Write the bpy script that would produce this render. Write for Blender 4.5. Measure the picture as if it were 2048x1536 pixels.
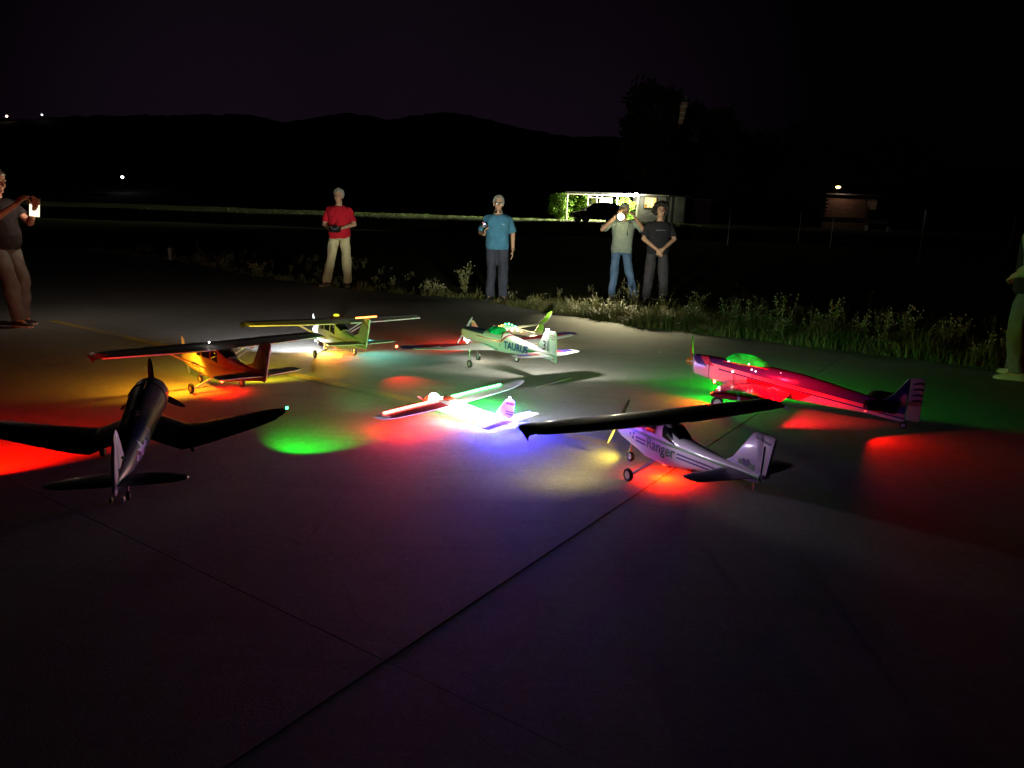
import bpy, bmesh, math, random
import numpy as np
from mathutils import Vector, Matrix, noise as mnoise

random.seed(7); RNG = np.random.default_rng(7)
for o in list(bpy.data.objects): bpy.data.objects.remove(o, do_unlink=True)
SC = bpy.context.scene; COL = SC.collection
PI = math.pi; R = math.radians

# ------------------------------------------------------------------ camera
CAM_H = 1.4; FPX = 1480.0; ROLL = R(2.0); PITCH = math.atan((768-435)/FPX)
fw = Vector((0, math.cos(PITCH), -math.sin(PITCH))); rt = Vector((1, 0, 0)); up = rt.cross(fw)
rt2 = math.cos(ROLL)*rt + math.sin(ROLL)*up; up2 = -math.sin(ROLL)*rt + math.cos(ROLL)*up
cd = bpy.data.cameras.new('camera'); cam = bpy.data.objects.new('camera', cd); COL.objects.link(cam)
cam.matrix_world = Matrix(((rt2.x, up2.x, -fw.x, 0), (rt2.y, up2.y, -fw.y, 0), (rt2.z, up2.z, -fw.z, CAM_H), (0, 0, 0, 1)))
cd.sensor_width = 36; cd.lens = 36*FPX/2048; cd.clip_end = 3000; cd.clip_start = .05
SC.camera = cam

# ------------------------------------------------------------------ night sky
wd = bpy.data.worlds.new('World'); SC.world = wd; wd.use_nodes = True
nt = wd.node_tree; nt.nodes.clear()
wo = nt.nodes.new('ShaderNodeOutputWorld'); bg = nt.nodes.new('ShaderNodeBackground')
tc = nt.nodes.new('ShaderNodeTexCoord'); sx = nt.nodes.new('ShaderNodeSeparateXYZ')
rp = nt.nodes.new('ShaderNodeValToRGB'); mr = nt.nodes.new('ShaderNodeMapRange')
nt.links.new(tc.outputs['Generated'], sx.inputs[0]); nt.links.new(sx.outputs['Z'], mr.inputs['Value'])
mr.inputs['From Min'].default_value = 0.0; mr.inputs['From Max'].default_value = 0.6
nt.links.new(mr.outputs[0], rp.inputs[0])
rp.color_ramp.elements[0].color = (.0060, .0030, .0066, 1); rp.color_ramp.elements[0].position = .1
rp.color_ramp.elements[1].color = (.0006, .00035, .0007, 1); rp.color_ramp.elements[1].position = .75
cn = nt.nodes.new('ShaderNodeTexNoise'); cn.inputs['Scale'].default_value = 2.2; cn.inputs['Detail'].default_value = 4
cm = nt.nodes.new('ShaderNodeMix'); cm.data_type = 'RGBA'; cm.blend_type = 'MULTIPLY'; cm.inputs['Factor'].default_value = .75
nt.links.new(tc.outputs['Generated'], cn.inputs['Vector'])
nt.links.new(rp.outputs[0], cm.inputs['A']); nt.links.new(cn.outputs[0], cm.inputs['B'])
gd = nt.nodes.new('ShaderNodeVectorMath'); gd.operation = 'DOT_PRODUCT'; gd.inputs[1].default_value = (-.16, .98, .12)   # glow of a town beyond the hill
nt.links.new(tc.outputs['Generated'], gd.inputs[0])
gr = nt.nodes.new('ShaderNodeMapRange'); gr.interpolation_type = 'SMOOTHSTEP'; gr.inputs['From Min'].default_value = .86; gr.inputs['From Max'].default_value = 1.0; gr.inputs['To Min'].default_value = .07; gr.inputs['To Max'].default_value = .80
nt.links.new(gd.outputs['Value'], gr.inputs['Value']); nt.links.new(gr.outputs[0], bg.inputs[1])
nt.links.new(cm.outputs['Result'], bg.inputs[0])
nt.links.new(bg.outputs[0], wo.inputs[0])

SC.view_settings.view_transform = 'Standard'; SC.view_settings.look = 'None'
SC.view_settings.exposure = 1.2; SC.view_settings.gamma = 1.0; SC.view_settings.use_curve_mapping = False
SC.render.engine = 'CYCLES'
SC.cycles.use_denoising = True; SC.cycles.sample_clamp_indirect = 3.0; SC.cycles.max_bounces = 6
SC.cycles.caustics_reflective = False; SC.cycles.caustics_refractive = False
SC.cycles.use_light_tree = True

# ------------------------------------------------------------------ materials
def _new(name):
    m = bpy.data.materials.new(name); m.use_nodes = True
    return m, m.node_tree, m.node_tree.nodes['Principled BSDF']
def _mix(t, a, b, fac, mode='MIX'):
    n = t.nodes.new('ShaderNodeMix'); n.data_type = 'RGBA'; n.blend_type = mode
    for s, v in (('Factor', fac), ('A', a), ('B', b)):
        if hasattr(v, 'links'): t.links.new(v, n.inputs[s])
        elif s == 'Factor': n.inputs[s].default_value = v
        else: n.inputs[s].default_value = (*v, 1)
    return n.outputs['Result']
def _noise(t, scale, detail=4, lo=.35, hi=.65, vec=None, rough=.55):
    n = t.nodes.new('ShaderNodeTexNoise'); n.inputs['Scale'].default_value = scale
    n.inputs['Detail'].default_value = detail; n.inputs['Roughness'].default_value = rough
    c = t.nodes.new('ShaderNodeTexCoord'); t.links.new(vec or c.outputs['Object'], n.inputs['Vector'])
    m = t.nodes.new('ShaderNodeMapRange'); m.inputs['From Min'].default_value = lo; m.inputs['From Max'].default_value = hi
    t.links.new(n.outputs[0], m.inputs['Value']); return m.outputs[0]
def _bump(t, b, h, strength, dist=.01):
    n = t.nodes.new('ShaderNodeBump'); n.inputs['Strength'].default_value = strength; n.inputs['Distance'].default_value = dist
    t.links.new(h, n.inputs['Height']); t.links.new(n.outputs[0], b.inputs['Normal'])
def mat(name, col, rough=.5, metal=0, spec=.5, var=.18, vscale=14, bump=0, bscale=80, coat=0):
    m, t, b = _new(name)
    f = _noise(t, vscale); dark = tuple(c*(1-var) for c in col)
    t.links.new(_mix(t, dark, col, f), b.inputs['Base Color'])
    b.inputs['Roughness'].default_value = rough; b.inputs['Metallic'].default_value = metal
    b.inputs['Specular IOR Level'].default_value = spec; b.inputs['Coat Weight'].default_value = coat
    if bump: _bump(t, b, _noise(t, bscale, 5, 0, 1), bump)
    return m
def emis(name, col, strength, base=(.6, .6, .6)):
    m, t, b = _new(name); b.inputs['Base Color'].default_value = (*base, 1)
    b.inputs['Emission Color'].default_value = (*col, 1); b.inputs['Emission Strength'].default_value = strength
    b.inputs['Roughness'].default_value = .4
    return m
def paint(name, base, layers, rough=.3, coat=.3, absy=True, emit=None):
    """sprayed/film colour scheme: every layer is a colour inside an intersection of half spaces a*x+b*|y|+c*z>d"""
    m, t, b = _new(name)
    c = t.nodes.new('ShaderNodeTexCoord'); vec = c.outputs['Object']
    if absy:
        s = t.nodes.new('ShaderNodeVectorMath'); s.operation = 'ABSOLUTE'; t.links.new(vec, s.inputs[0])
        sp = t.nodes.new('ShaderNodeSeparateXYZ'); t.links.new(vec, sp.inputs[0])
        sa = t.nodes.new('ShaderNodeSeparateXYZ'); t.links.new(s.outputs[0], sa.inputs[0])
        cb = t.nodes.new('ShaderNodeCombineXYZ'); t.links.new(sp.outputs[0], cb.inputs[0]); t.links.new(sa.outputs[1], cb.inputs[1]); t.links.new(sp.outputs[2], cb.inputs[2])
        vec = cb.outputs[0]
    cur = None; col = base
    for lc, planes in layers:
        mask = None
        for (a, bb, cc, d) in planes:
            dp = t.nodes.new('ShaderNodeVectorMath'); dp.operation = 'DOT_PRODUCT'; t.links.new(vec, dp.inputs[0]); dp.inputs[1].default_value = (a, bb, cc)
            g = t.nodes.new('ShaderNodeMath'); g.operation = 'GREATER_THAN'; t.links.new(dp.outputs['Value'], g.inputs[0]); g.inputs[1].default_value = d
            if mask is None: mask = g.outputs[0]
            else:
                mu = t.nodes.new('ShaderNodeMath'); mu.operation = 'MULTIPLY'; t.links.new(mask, mu.inputs[0]); t.links.new(g.outputs[0], mu.inputs[1]); mask = mu.outputs[0]
        col = _mix(t, col, lc, mask)
    dirt = _noise(t, 9, 6, .3, .75)
    if not hasattr(col, 'links'): col = _mix(t, col, col, 0.0)
    t.links.new(_mix(t, col, tuple([.78]*3), _mulf(t, dirt, .35), 'MULTIPLY'), b.inputs['Base Color'])
    b.inputs['Roughness'].default_value = rough; b.inputs['Coat Weight'].default_value = coat; b.inputs['Coat Roughness'].default_value = .12
    if emit: b.inputs['Emission Color'].default_value = (*emit[0], 1); b.inputs['Emission Strength'].default_value = emit[1]
    return m
def _mulf(t, s, k):
    n = t.nodes.new('ShaderNodeMath'); n.operation = 'MULTIPLY'; t.links.new(s, n.inputs[0]); n.inputs[1].default_value = k; return n.outputs[0]

M = {}
def concrete():
    m, t, b = _new('concrete')
    g = t.nodes.new('ShaderNodeNewGeometry'); P = g.outputs['Position']
    c = _mix(t, (.205, .205, .195), (.30, .30, .29), _noise(t, .55, 6, .3, .7, P, .65))
    c = _mix(t, c, (.15, .14, .13), _mulf(t, _noise(t, 3.1, 8, .52, .74, P, .7), .6))
    c = _mix(t, c, (.38, .37, .345), _mulf(t, _noise(t, 26, 6, .52, .75, P, .7), .75))
    c = _mix(t, c, (.11, .10, .095), _mulf(t, _noise(t, 95, 3, .56, .70, P), .8))
    # stretched tyre / brush marks
    mp = t.nodes.new('ShaderNodeMapping'); mp.inputs['Rotation'].default_value = (0, 0, R(-34)); mp.inputs['Scale'].default_value = (.35, 6, 1)
    t.links.new(P, mp.inputs['Vector'])
    c = _mix(t, c, (.13, .125, .12), _mulf(t, _noise(t, 1.3, 5, .55, .8, mp.outputs[0], .6), .45))
    dn = t.nodes.new('ShaderNodeTexNoise'); dn.inputs['Scale'].default_value = 1.6; dn.inputs['Detail'].default_value = 6; t.links.new(P, dn.inputs['Vector'])
    dv = t.nodes.new('ShaderNodeVectorMath'); dv.operation = 'MULTIPLY_ADD'; t.links.new(dn.outputs['Color'], dv.inputs[0]); dv.inputs[1].default_value = (.35, .35, .35); t.links.new(P, dv.inputs[2])
    vo = t.nodes.new('ShaderNodeTexVoronoi'); vo.feature = 'DISTANCE_TO_EDGE'; vo.inputs['Scale'].default_value = .42; t.links.new(dv.outputs[0], vo.inputs['Vector'])
    cr = t.nodes.new('ShaderNodeMapRange'); cr.inputs['From Min'].default_value = .0022; cr.inputs['From Max'].default_value = .0008; t.links.new(vo.outputs['Distance'], cr.inputs['Value'])
    c = _mix(t, c, (.05, .048, .045), _mulf(t, cr.outputs[0], .25))
    t.links.new(c, b.inputs['Base Color']); b.inputs['Roughness'].default_value = .78; b.inputs['Specular IOR Level'].default_value = .3
    _bump(t, b, _noise(t, 110, 6, 0, 1, P, .75), .8, .006)
    return m
M['concrete'] = concrete()
def worn_yellow():
    m, t, b = _new('worn_yellow_paint'); g = t.nodes.new('ShaderNodeNewGeometry'); P = g.outputs['Position']
    big = _noise(t, 1.1, 4, .42, .58, P); fine = _noise(t, 22, 8, .38, .56, P, .75)
    f = t.nodes.new('ShaderNodeMath'); f.operation = 'MULTIPLY'; t.links.new(big, f.inputs[0]); t.links.new(fine, f.inputs[1])
    t.links.new(_mix(t, (.24, .23, .21), (.55, .38, .04), f.outputs[0]), b.inputs['Base Color']); b.inputs['Roughness'].default_value = .75
    return m
M['yellow'] = worn_yellow()
def field_mat():
    m, t, b = _new('field_soil_and_turf'); g = t.nodes.new('ShaderNodeNewGeometry'); P = g.outputs['Position']
    c = _mix(t, (.035, .045, .014), (.085, .10, .028), _noise(t, .25, 6, .3, .7, P, .65))
    c = _mix(t, c, (.07, .055, .035), _mulf(t, _noise(t, 1.7, 6, .45, .75, P), .7))
    t.links.new(c, b.inputs['Base Color']); b.inputs['Roughness'].default_value = .95; b.inputs['Specular IOR Level'].default_value = .1
    _bump(t, b, _noise(t, 6, 6, 0, 1, P, .7), .6, .08)
    return m
M['field'] = field_mat()
M['hill'] = mat('wooded_hill', (.03, .028, .03), .95, var=.4, vscale=.05)
M['black'] = mat('black_plastic', (.012, .012, .013), .4)
M['tyre'] = mat('foam_tyre', (.02, .02, .021), .8)
M['hub'] = mat('white_wheel_hub', (.6, .6, .58), .45)
M['wire'] = mat('steel_wire', (.5, .5, .5), .3, 1.0)
M['white'] = mat('white_film', (.74, .74, .72), .32, coat=.2, var=.08)
M['foamwhite'] = mat('white_foam', (.72, .72, .70), .55, var=.08)
M['dark_glass'] = mat('dark_window', (.01, .012, .016), .12)
M['navy'] = mat('navy_paint', (.034, .038, .056), .38, coat=.2, var=.3)
M['prop_black'] = mat('black_propeller', (.02, .02, .022), .35)
M['prop_grey'] = mat('grey_propeller', (.22, .24, .22), .35)
M['wood'] = mat('wooden_propeller', (.35, .2, .1), .35, coat=.5)
M['green_letter'] = mat('green_lettering', (.05, .22, .07), .4)
M['purple_letter'] = mat('purple_lettering', (.06, .035, .16), .4)
M['blue_letter'] = mat('blue_lettering', (.02, .05, .3), .4)
M['black_letter'] = mat('black_lettering', (.01, .01, .012), .4)
M['star'] = mat('pale_star_insignia', (.75, .75, .8), .45)
M['orange_plastic'] = mat('orange_spinner', (.75, .22, .02), .3, coat=.4)

# ------------------------------------------------------------------ mesh building
class MB:
    def __init__(s): s.v = []; s.f = []; s.m = []
    def add(s, vs, fs, mi=0):
        o = len(s.v); s.v += [tuple(p) for p in vs]; s.f += [tuple(i+o for i in f) for f in fs]; s.m += [mi]*len(fs); return s
    def loft(s, rings, cap=True, closed=True, mi=0):
        n = len(rings[0]); vs = [p for r in rings for p in r]; fs = []
        for i in range(len(rings)-1):
            for j in range(n if closed else n-1):
                k = (j+1) % n; fs.append((i*n+j, i*n+k, (i+1)*n+k, (i+1)*n+j))
        if cap: fs.append(tuple(range(n))[::-1]); fs.append(tuple((len(rings)-1)*n+j for j in range(n)))
        return s.add(vs, fs, mi)
    def box(s, c, d, mi=0, rz=0, bev=0):
        x, y, z = [k/2 for k in d]; cs, sn = math.cos(rz), math.sin(rz)
        b = min(bev, x*.9, y*.9, z*.9)
        if b <= 0:
            pts = [(-x,-y,-z),(x,-y,-z),(x,y,-z),(-x,y,-z),(-x,-y,z),(x,-y,z),(x,y,z),(-x,y,z)]
            fs = [(0,3,2,1),(4,5,6,7),(0,1,5,4),(1,2,6,5),(2,3,7,6),(3,0,4,7)]
            return s.add([(c[0]+p[0]*cs-p[1]*sn, c[1]+p[0]*sn+p[1]*cs, c[2]+p[2]) for p in pts], fs, mi)
        rings = []
        for zz, ins in ((-z, b), (-z+b, 0), (z-b, 0), (z, b)):
            X, Y = x-ins, y-ins; k = b
            ring = [(-X+k,-Y),(X-k,-Y),(X,-Y+k),(X,Y-k),(X-k,Y),(-X+k,Y),(-X,Y-k),(-X,-Y+k)]
            rings.append([(c[0]+p[0]*cs-p[1]*sn, c[1]+p[0]*sn+p[1]*cs, c[2]+zz) for p in ring])
        return s.loft(rings, mi=mi)
    def cyl(s, p0, p1, r0, r1=None, n=12, mi=0, cap=True):
        r1 = r0 if r1 is None else r1; p0 = Vector(p0); p1 = Vector(p1); d = (p1-p0).normalized()
        a = d.orthogonal().normalized(); b = d.cross(a)
        rg = lambda p, r: [p+a*(r*math.cos(2*PI*i/n))+b*(r*math.sin(2*PI*i/n)) for i in range(n)]
        return s.loft([rg(p0, r0), rg(p1, r1)], cap, mi=mi)
    def tube(s, pts, r, n=8, mi=0):
        pts = [Vector(p) for p in pts]; rr = r if isinstance(r, (list, tuple)) else [r]*len(pts); rings = []
        d0 = (pts[1]-pts[0]).normalized(); a = d0.orthogonal().normalized()
        for i, p in enumerate(pts):
            d = (pts[min(i+1, len(pts)-1)]-pts[max(i-1, 0)]).normalized(); a = (a-d*a.dot(d)).normalized(); b = d.cross(a)
            rings.append([p+a*(rr[i]*math.cos(2*PI*k/n))+b*(rr[i]*math.sin(2*PI*k/n)) for k in range(n)])
        return s.loft(rings, mi=mi)
    def caps(s, p0, p1, r0, r1, n=12, sq=(1, 1, 1), mi=0):
        p0 = Vector(p0); p1 = Vector(p1); d = p1-p0
        if d.length < 1e-6: d = Vector((0, 0, 1e-4))
        d.normalize(); a = d.orthogonal().normalized(); b = d.cross(a); rings = []
        for k in (-85, -60, -30, 0): rings.append((p0+d*(r0*math.sin(R(k))), r0*math.cos(R(k))))
        for k in (0, 30, 60, 85): rings.append((p1+d*(r1*math.sin(R(k))), r1*math.cos(R(k))))
        return s.loft([[c+a*(r*math.cos(2*PI*i/n))+b*(r*math.sin(2*PI*i/n)) for i in range(n)] for c, r in rings], mi=mi)
    def ell(s, c, r, rot=None, n=14, mi=0):
        c = Vector(c); rings = []
        for k in range(1, n//2+3):
            ph = PI*k/(n//2+3); ring = []
            for i in range(n):
                p = Vector((r[0]*math.sin(ph)*math.cos(2*PI*i/n), r[1]*math.sin(ph)*math.sin(2*PI*i/n), -r[2]*math.cos(ph)))
                if rot: p = rot @ p
                ring.append(c+p)
            rings.append(ring)
        return s.loft(rings, mi=mi)
    def prism(s, poly, axis, a, b, mi=0):
        """extrude polygon (2d) along axis between a and b; axis 'y': poly=(x,z); 'z': (x,y); 'x': (y,z)"""
        f = {'y': lambda p, k: (p[0], k, p[1]), 'z': lambda p, k: (p[0], p[1], k), 'x': lambda p, k: (k, p[0], p[1])}[axis]
        return s.loft([[f(p, a) for p in poly], [f(p, b) for p in poly]], mi=mi)
    def mesh(s, name, mats, smooth=True, angle=40):
        me = bpy.data.meshes.new(name); me.from_pydata(s.v, [], s.f)
        for m in (mats if isinstance(mats, (list, tuple)) else [mats]): me.materials.append(m)
        if any(s.m): me.polygons.foreach_set('material_index', s.m)
        bm = bmesh.new(); bm.from_mesh(me); bmesh.ops.recalc_face_normals(bm, faces=bm.faces); bm.to_mesh(me); bm.free()
        if smooth: shade(me, angle)
        me.update(); return me
    def build(s, name, mats, parent=None, smooth=True, angle=40):
        return link(name, s.mesh(name, mats, smooth, angle), parent)
def shade(me, angle=40):
    me.polygons.foreach_set('use_smooth', [True]*len(me.polygons))
    try: me.set_sharp_from_angle(angle=R(angle))
    except Exception: pass
def link(name, me, parent=None):
    o = bpy.data.objects.new(name, me); COL.objects.link(o)
    if parent: o.parent = parent
    return o
def tag(o, label=None, cat=None, group=None, kind=None):
    if label: o['label'] = label
    if cat: o['category'] = cat
    if group: o['group'] = group
    if kind: o['kind'] = kind
    return o
def thing(name, label, cat, loc=(0, 0, 0), rz=0, group=None):
    o = bpy.data.objects.new(name, None); COL.objects.link(o); o.location = loc; o.rotation_euler = (0, 0, rz)
    o.empty_display_size = .1
    return tag(o, label, cat, group)
def lamp(parent, pos, col, watts, radius=.01, spot=None, aim=None, blend=.3):
    ld = bpy.data.lights.new('lamp_light', 'SPOT' if spot else 'POINT'); ld.energy = watts; ld.color = col; ld.shadow_soft_size = radius
    o = bpy.data.objects.new('lamp_light', ld); COL.objects.link(o); o.parent = parent; o.location = pos
    if spot:
        ld.spot_size = R(spot); ld.spot_blend = blend
        o.rotation_euler = Vector(aim).normalized().to_track_quat('-Z', 'Y').to_euler()
    return o
EM = {}
def led(parent, name, pos, col, r=.008, strength=30, watts=0, off=(0, 0, -.02), spot=None, aim=None, blend=.3, lcol=None, radius=.01):
    k = (col, strength)
    if k not in EM: EM[k] = emis('lit_led', col, strength)
    o = MB().ell(pos, (r, r, r), n=10).build(name, EM[k], parent)
    if watts:
        lamp(o, Vector(pos)+Vector(off), lcol or col, watts, radius, spot, aim, blend)
    return o

# ------------------------------------------------------------------ ground
U = Vector((.556, .831)); V = Vector((.831, -.556))
EDGE = [(-26, 21.5), (-15.14, 21.92), (-12.73, 22.4), (-9.11, 19.65), (-6.22, 16.5), (-3.72, 14.15), (-1.77, 13.13), (-.9, 12.95), (-.25, 12.2), (.54, 11.3), (1.71, 10.05), (2.99, 9.3), (3.95, 8.65), (4.83, 8.05), (5.3, 7.61), (7.5, 6.2), (9.5, 4.2), (11, 1)]
APRON = EDGE+[(11, -4), (-26, -4)]
def clip(poly, n, d):
    out = []
    for i in range(len(poly)):
        a, b = Vector(poly[i]), Vector(poly[(i+1) % len(poly)]); da, db = a.dot(n)-d, b.dot(n)-d
        if da >= 0: out.append(a)
        if (da >= 0) != (db >= 0): out.append(a+(b-a)*(da/(da-db)))
    return out
apron = bpy.data.objects.new('apron', None); COL.objects.link(apron); tag(apron, 'grey concrete apron of large cast slabs with dark joints', None, kind='structure')
LU, LV, U0, V0, GAP = 5.0, 5.2, 1.55, -1.487, .0010
nsl = 0
for i in range(-3, 6):
    for j in range(-7, 4):
        p = APRON
        for n, d in ((U, U0+i*LU+GAP), (-U, -(U0+(i+1)*LU)+GAP), (V, V0+j*LV+GAP), (-V, -(V0+(j+1)*LV)+GAP)):
            p = clip(p, n, d)
            if len(p) < 3: break
        q = []
        for a in p:
            if not q or (a-q[-1]).length > .02: q.append(a)
        if len(q) > 2 and (q[0]-q[-1]).length < .02: q.pop()
        if len(q) < 3: continue
        area = abs(sum(q[k].x*q[(k+1) % len(q)].y-q[(k+1) % len(q)].x*q[k].y for k in range(len(q))))/2
        if area < .05: continue
        c = sum(q, Vector((0, 0)))/len(q); dz = random.uniform(-.0015, .0015)
        ins = [a+(c-a).normalized()*.0016 for a in q]
        mb = MB(); mb.loft([[(a.x, a.y, -.12) for a in q], [(a.x, a.y, -.0012+dz) for a in q], [(a.x, a.y, dz) for a in ins]])
        mb.build('slab', M['concrete'], apron, smooth=False); nsl += 1

def tz(x, y):
    """height of the field: flat by the apron, a low bank, then a plateau at the huts"""
    s = lambda a, b: min(1, max(0, (y-a)/(b-a)))
    sm = lambda t: t*t*(3-2*t)
    z = -.035+.45*sm(s(24, 46))+.72*sm(s(46.5, 49.5))+.30*sm(s(49.5, 66))
    if y > 15: z += (mnoise.noise((x*.22, y*.22, 3.1))*.06+mnoise.noise((x*.9, y*.9, 1.7))*.025)*min(1, (y-15)/12)
    return z
xs = np.concatenate([np.linspace(-420, -70, 30), np.linspace(-65, 65, 110), np.linspace(70, 420, 30)])
ys = np.concatenate([np.linspace(-12, 12, 10), np.linspace(13, 80, 110), np.linspace(84, 620, 40)])
mb = MB(); vs = [(x, y, tz(x, y)) for y in ys for x in xs]; nx = len(xs)
mb.add(vs, [(j*nx+i, j*nx+i+1, (j+1)*nx+i+1, (j+1)*nx+i) for j in range(len(ys)-1) for i in range(nx-1)])
tag(mb.build('field', M['field']), 'dark rough grass field around the apron', None, kind='structure')

# hills with a wooded ridge line
ridge = [(-900, 30), (-520, 46), (-335, 52), (-270, 56), (-206, 59), (-180, 60), (-155, 57), (-110, 62), (-65, 63), (-33, 64.4), (-14, 62), (3, 57), (35, 53), (70, 54), (140, 52), (260, 46), (420, 40), (900, 28)]
def rz_(x):
    for (a, za), (b, zb) in zip(ridge, ridge[1:]):
        if a <= x <= b: return za+(zb-za)*(x-a)/(b-a)
    return 28
mb = MB(); rows = []
hx = np.linspace(-900, 900, 520)
for k, (yy, f) in enumerate([(200, -.04), (290, .10), (360, .34), (420, .62), (465, .86), (500, 1.0), (560, .96), (640, .7)]):
    for x in hx:
        nz = (mnoise.noise((x*.12, yy*.1, 0))*1.4+mnoise.noise((x*.5, yy*.3, 5))*.9+mnoise.noise((x*.03, yy*.02, 9))*3)*(f > .05)
        rows.append((x, yy, rz_(x)*f+nz*f))
n = len(hx)
mb.add(rows, [(j*n+i, j*n+i+1, (j+1)*n+i+1, (j+1)*n+i) for j in range(7) for i in range(n-1)])
tag(mb.build('hills', M['hill']), 'black wooded hill ridge under the night sky', None, kind='structure')

# worn yellow taxi line, a thin sheet across the slabs
a = U*4.13+V*(-10.0); b = U*4.13+V*9.0
def sheet(name, p, q, w, z, m, label):
    p, q = Vector(p), Vector(q); d = (q-p).normalized(); s = Vector((-d.y, d.x))*w/2
    mb = MB(); k = 40; vs = []
    for i in range(k+1):
        c = p+(q-p)*i/k; jx = random.uniform(-.006, .006); vs += [(c.x+s.x*(1+jx*4), c.y+s.y*(1+jx*4), z), (c.x-s.x*(1-jx*4), c.y-s.y*(1-jx*4), z)]
    mb.add(vs, [(2*i, 2*i+1, 2*i+3, 2*i+2) for i in range(k)])
    return tag(mb.build(name, m, smooth=False), label, None, kind='structure')
sheet('painted_line', U*4.22+V*(-9.5), U*4.13+V*(-1.15), .11, .004, M['yellow'], 'worn yellow painted line across the concrete apron')

# ------------------------------------------------------------------ aircraft helpers
def af(f, th, up=True):
    yt = 5*th*(.2969*math.sqrt(max(f, 0))-.126*f-.3516*f*f+.2843*f**3-.1036*f**4)
    return (yt*1.25+.008*math.sin(PI*f)) if up else -yt*.7
FR = [1, .9, .78, .64, .5, .36, .24, .14, .06, .015, 0]
class Surf:
    """lifting surface; secs=(span y, xLE, chord, z, thickness ratio, incidence)"""
    def __init__(s, secs, vertical=False): s.secs = sorted(secs); s.vert = vertical
    def at(s, y):
        S = s.secs
        if y <= S[0][0]: return S[0]
        for a, b in zip(S, S[1:]):
            if a[0] <= y <= b[0]:
                t = (y-a[0])/max(1e-9, b[0]-a[0]); return tuple(p+(q-p)*t for p, q in zip(a, b))
        return S[-1]
    def pt(s, y, f, up, grow=0):
        yy, x, c, z, th, inc = s.at(y); h = af(f, th, up)*c+(grow if up else -grow)
        return (x-f*c, yy, z-inc*f*c+h)
    def ring(s, y, f0=0, f1=1, grow=0):
        fr = [f0+(f1-f0)*k for k in FR]
        return [s.pt(y, f, True, grow) for f in fr]+[s.pt(y, f, False, grow) for f in fr[::-1][(1 if f0 == 0 else 0):]]
    def mb(s, y0=None, y1=None, n=36, f0=0, f1=1, grow=0, mi=0, mb=None):
        y0 = s.secs[0][0] if y0 is None else y0; y1 = s.secs[-1][0] if y1 is None else y1
        ks = sorted(set([y0, y1]+[y0+(y1-y0)*i/n for i in range(n+1)]+[q[0] for q in s.secs if y0 < q[0] < y1]))
        return (mb or MB()).loft([s.ring(y, f0, f1, grow) for y in ks], mi=mi)
def mirror(secs): return [(-q[0],)+q[1:] for q in secs if q[0] > 0]+list(secs)
class Fus:
    """secs=(x, z centre, half width, half height, exponent)"""
    def __init__(s, secs): s.secs = sorted(secs)
    def at(s, x):
        S = s.secs
        if x <= S[0][0]: return S[0]
        for i, (a, b) in enumerate(zip(S, S[1:])):
            if a[0] <= x <= b[0]:
                t = (x-a[0])/(b[0]-a[0]); t2 = t
                return (x,)+tuple(p+(q-p)*t2 for p, q in zip(a[1:], b[1:]))
        return S[-1]
    def ring(s, x, n=28, grow=0):
        x, zc, w, h, e = s.at(x); r = []
        for i in range(n):
            t = 2*PI*(i+.5)/n; c, sn = math.cos(t), math.sin(t)
            r.append((x, (w+grow)*math.copysign(abs(c)**(2/e), c), zc+(h+grow)*math.copysign(abs(sn)**(2/e), sn)))
        return r
    def side(s, x, z, off=.002):
        x, zc, w, h, e = s.at(x); k = min(.98, abs(z-zc)/h); return w*(1-k**e)**(1/e)+off
    def top(s, x, y=0):
        x, zc, w, h, e = s.at(x); k = min(.98, abs(y)/w); return zc+h*(1-k**e)**(1/e)
    def mb(s, x0=None, x1=None, n=30, grow=0):
        x0 = s.secs[0][0] if x0 is None else x0; x1 = s.secs[-1][0] if x1 is None else x1
        ks = sorted(set([x0, x1]+[x0+(x1-x0)*i/n for i in range(n+1)]+[q[0] for q in s.secs if x0 < q[0] < x1]))
        return MB().loft([s.ring(x, grow=grow) for x in ks])
    def patch(s, poly, side=1, off=.0025, sub=6):
        """a film or pane on the flank: poly=(x,z) quad corners in order, follows the surface"""
        A, B, C, D = [Vector(p) for p in poly]; vs = []; n = sub+1
        for i in range(n):
            for j in range(n):
                u, v = i/sub, j/sub; p = (A*(1-u)+B*u)*(1-v)+(D*(1-u)+C*u)*v
                vs.append((p.x, side*s.side(p.x, p.y, off), p.y))
        return MB().add(vs, [(i*n+j, i*n+j+1, (i+1)*n+j+1, (i+1)*n+j) for i in range(sub) for j in range(sub)])
def fin_mb(poly, th=.012, n=1):
    """vertical surface from an outline (x,z), bevelled to a thinner edge"""
    c = (sum(p[0] for p in poly)/len(poly), sum(p[1] for p in poly)/len(poly))
    sh = [(p[0]+(c[0]-p[0])*.10, p[1]+(c[1]-p[1])*.10) for p in poly]
    return MB().loft([[(p[0], -th*.15, p[1]) for p in poly], [(p[0], -th/2, p[1]) for p in sh]][::-1]+[[(p[0], th*.15, p[1]) for p in poly], [(p[0], th/2, p[1]) for p in sh]])
def smooth_poly(pts, it=2):
    for _ in range(it):
        q = []
        for i in range(len(pts)):
            a, b = pts[i], pts[(i+1) % len(pts)]
            q += [(a[0]*.8+b[0]*.2, a[1]*.8+b[1]*.2), (a[0]*.2+b[0]*.8, a[1]*.2+b[1]*.8)]
        pts = q
    return pts
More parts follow.
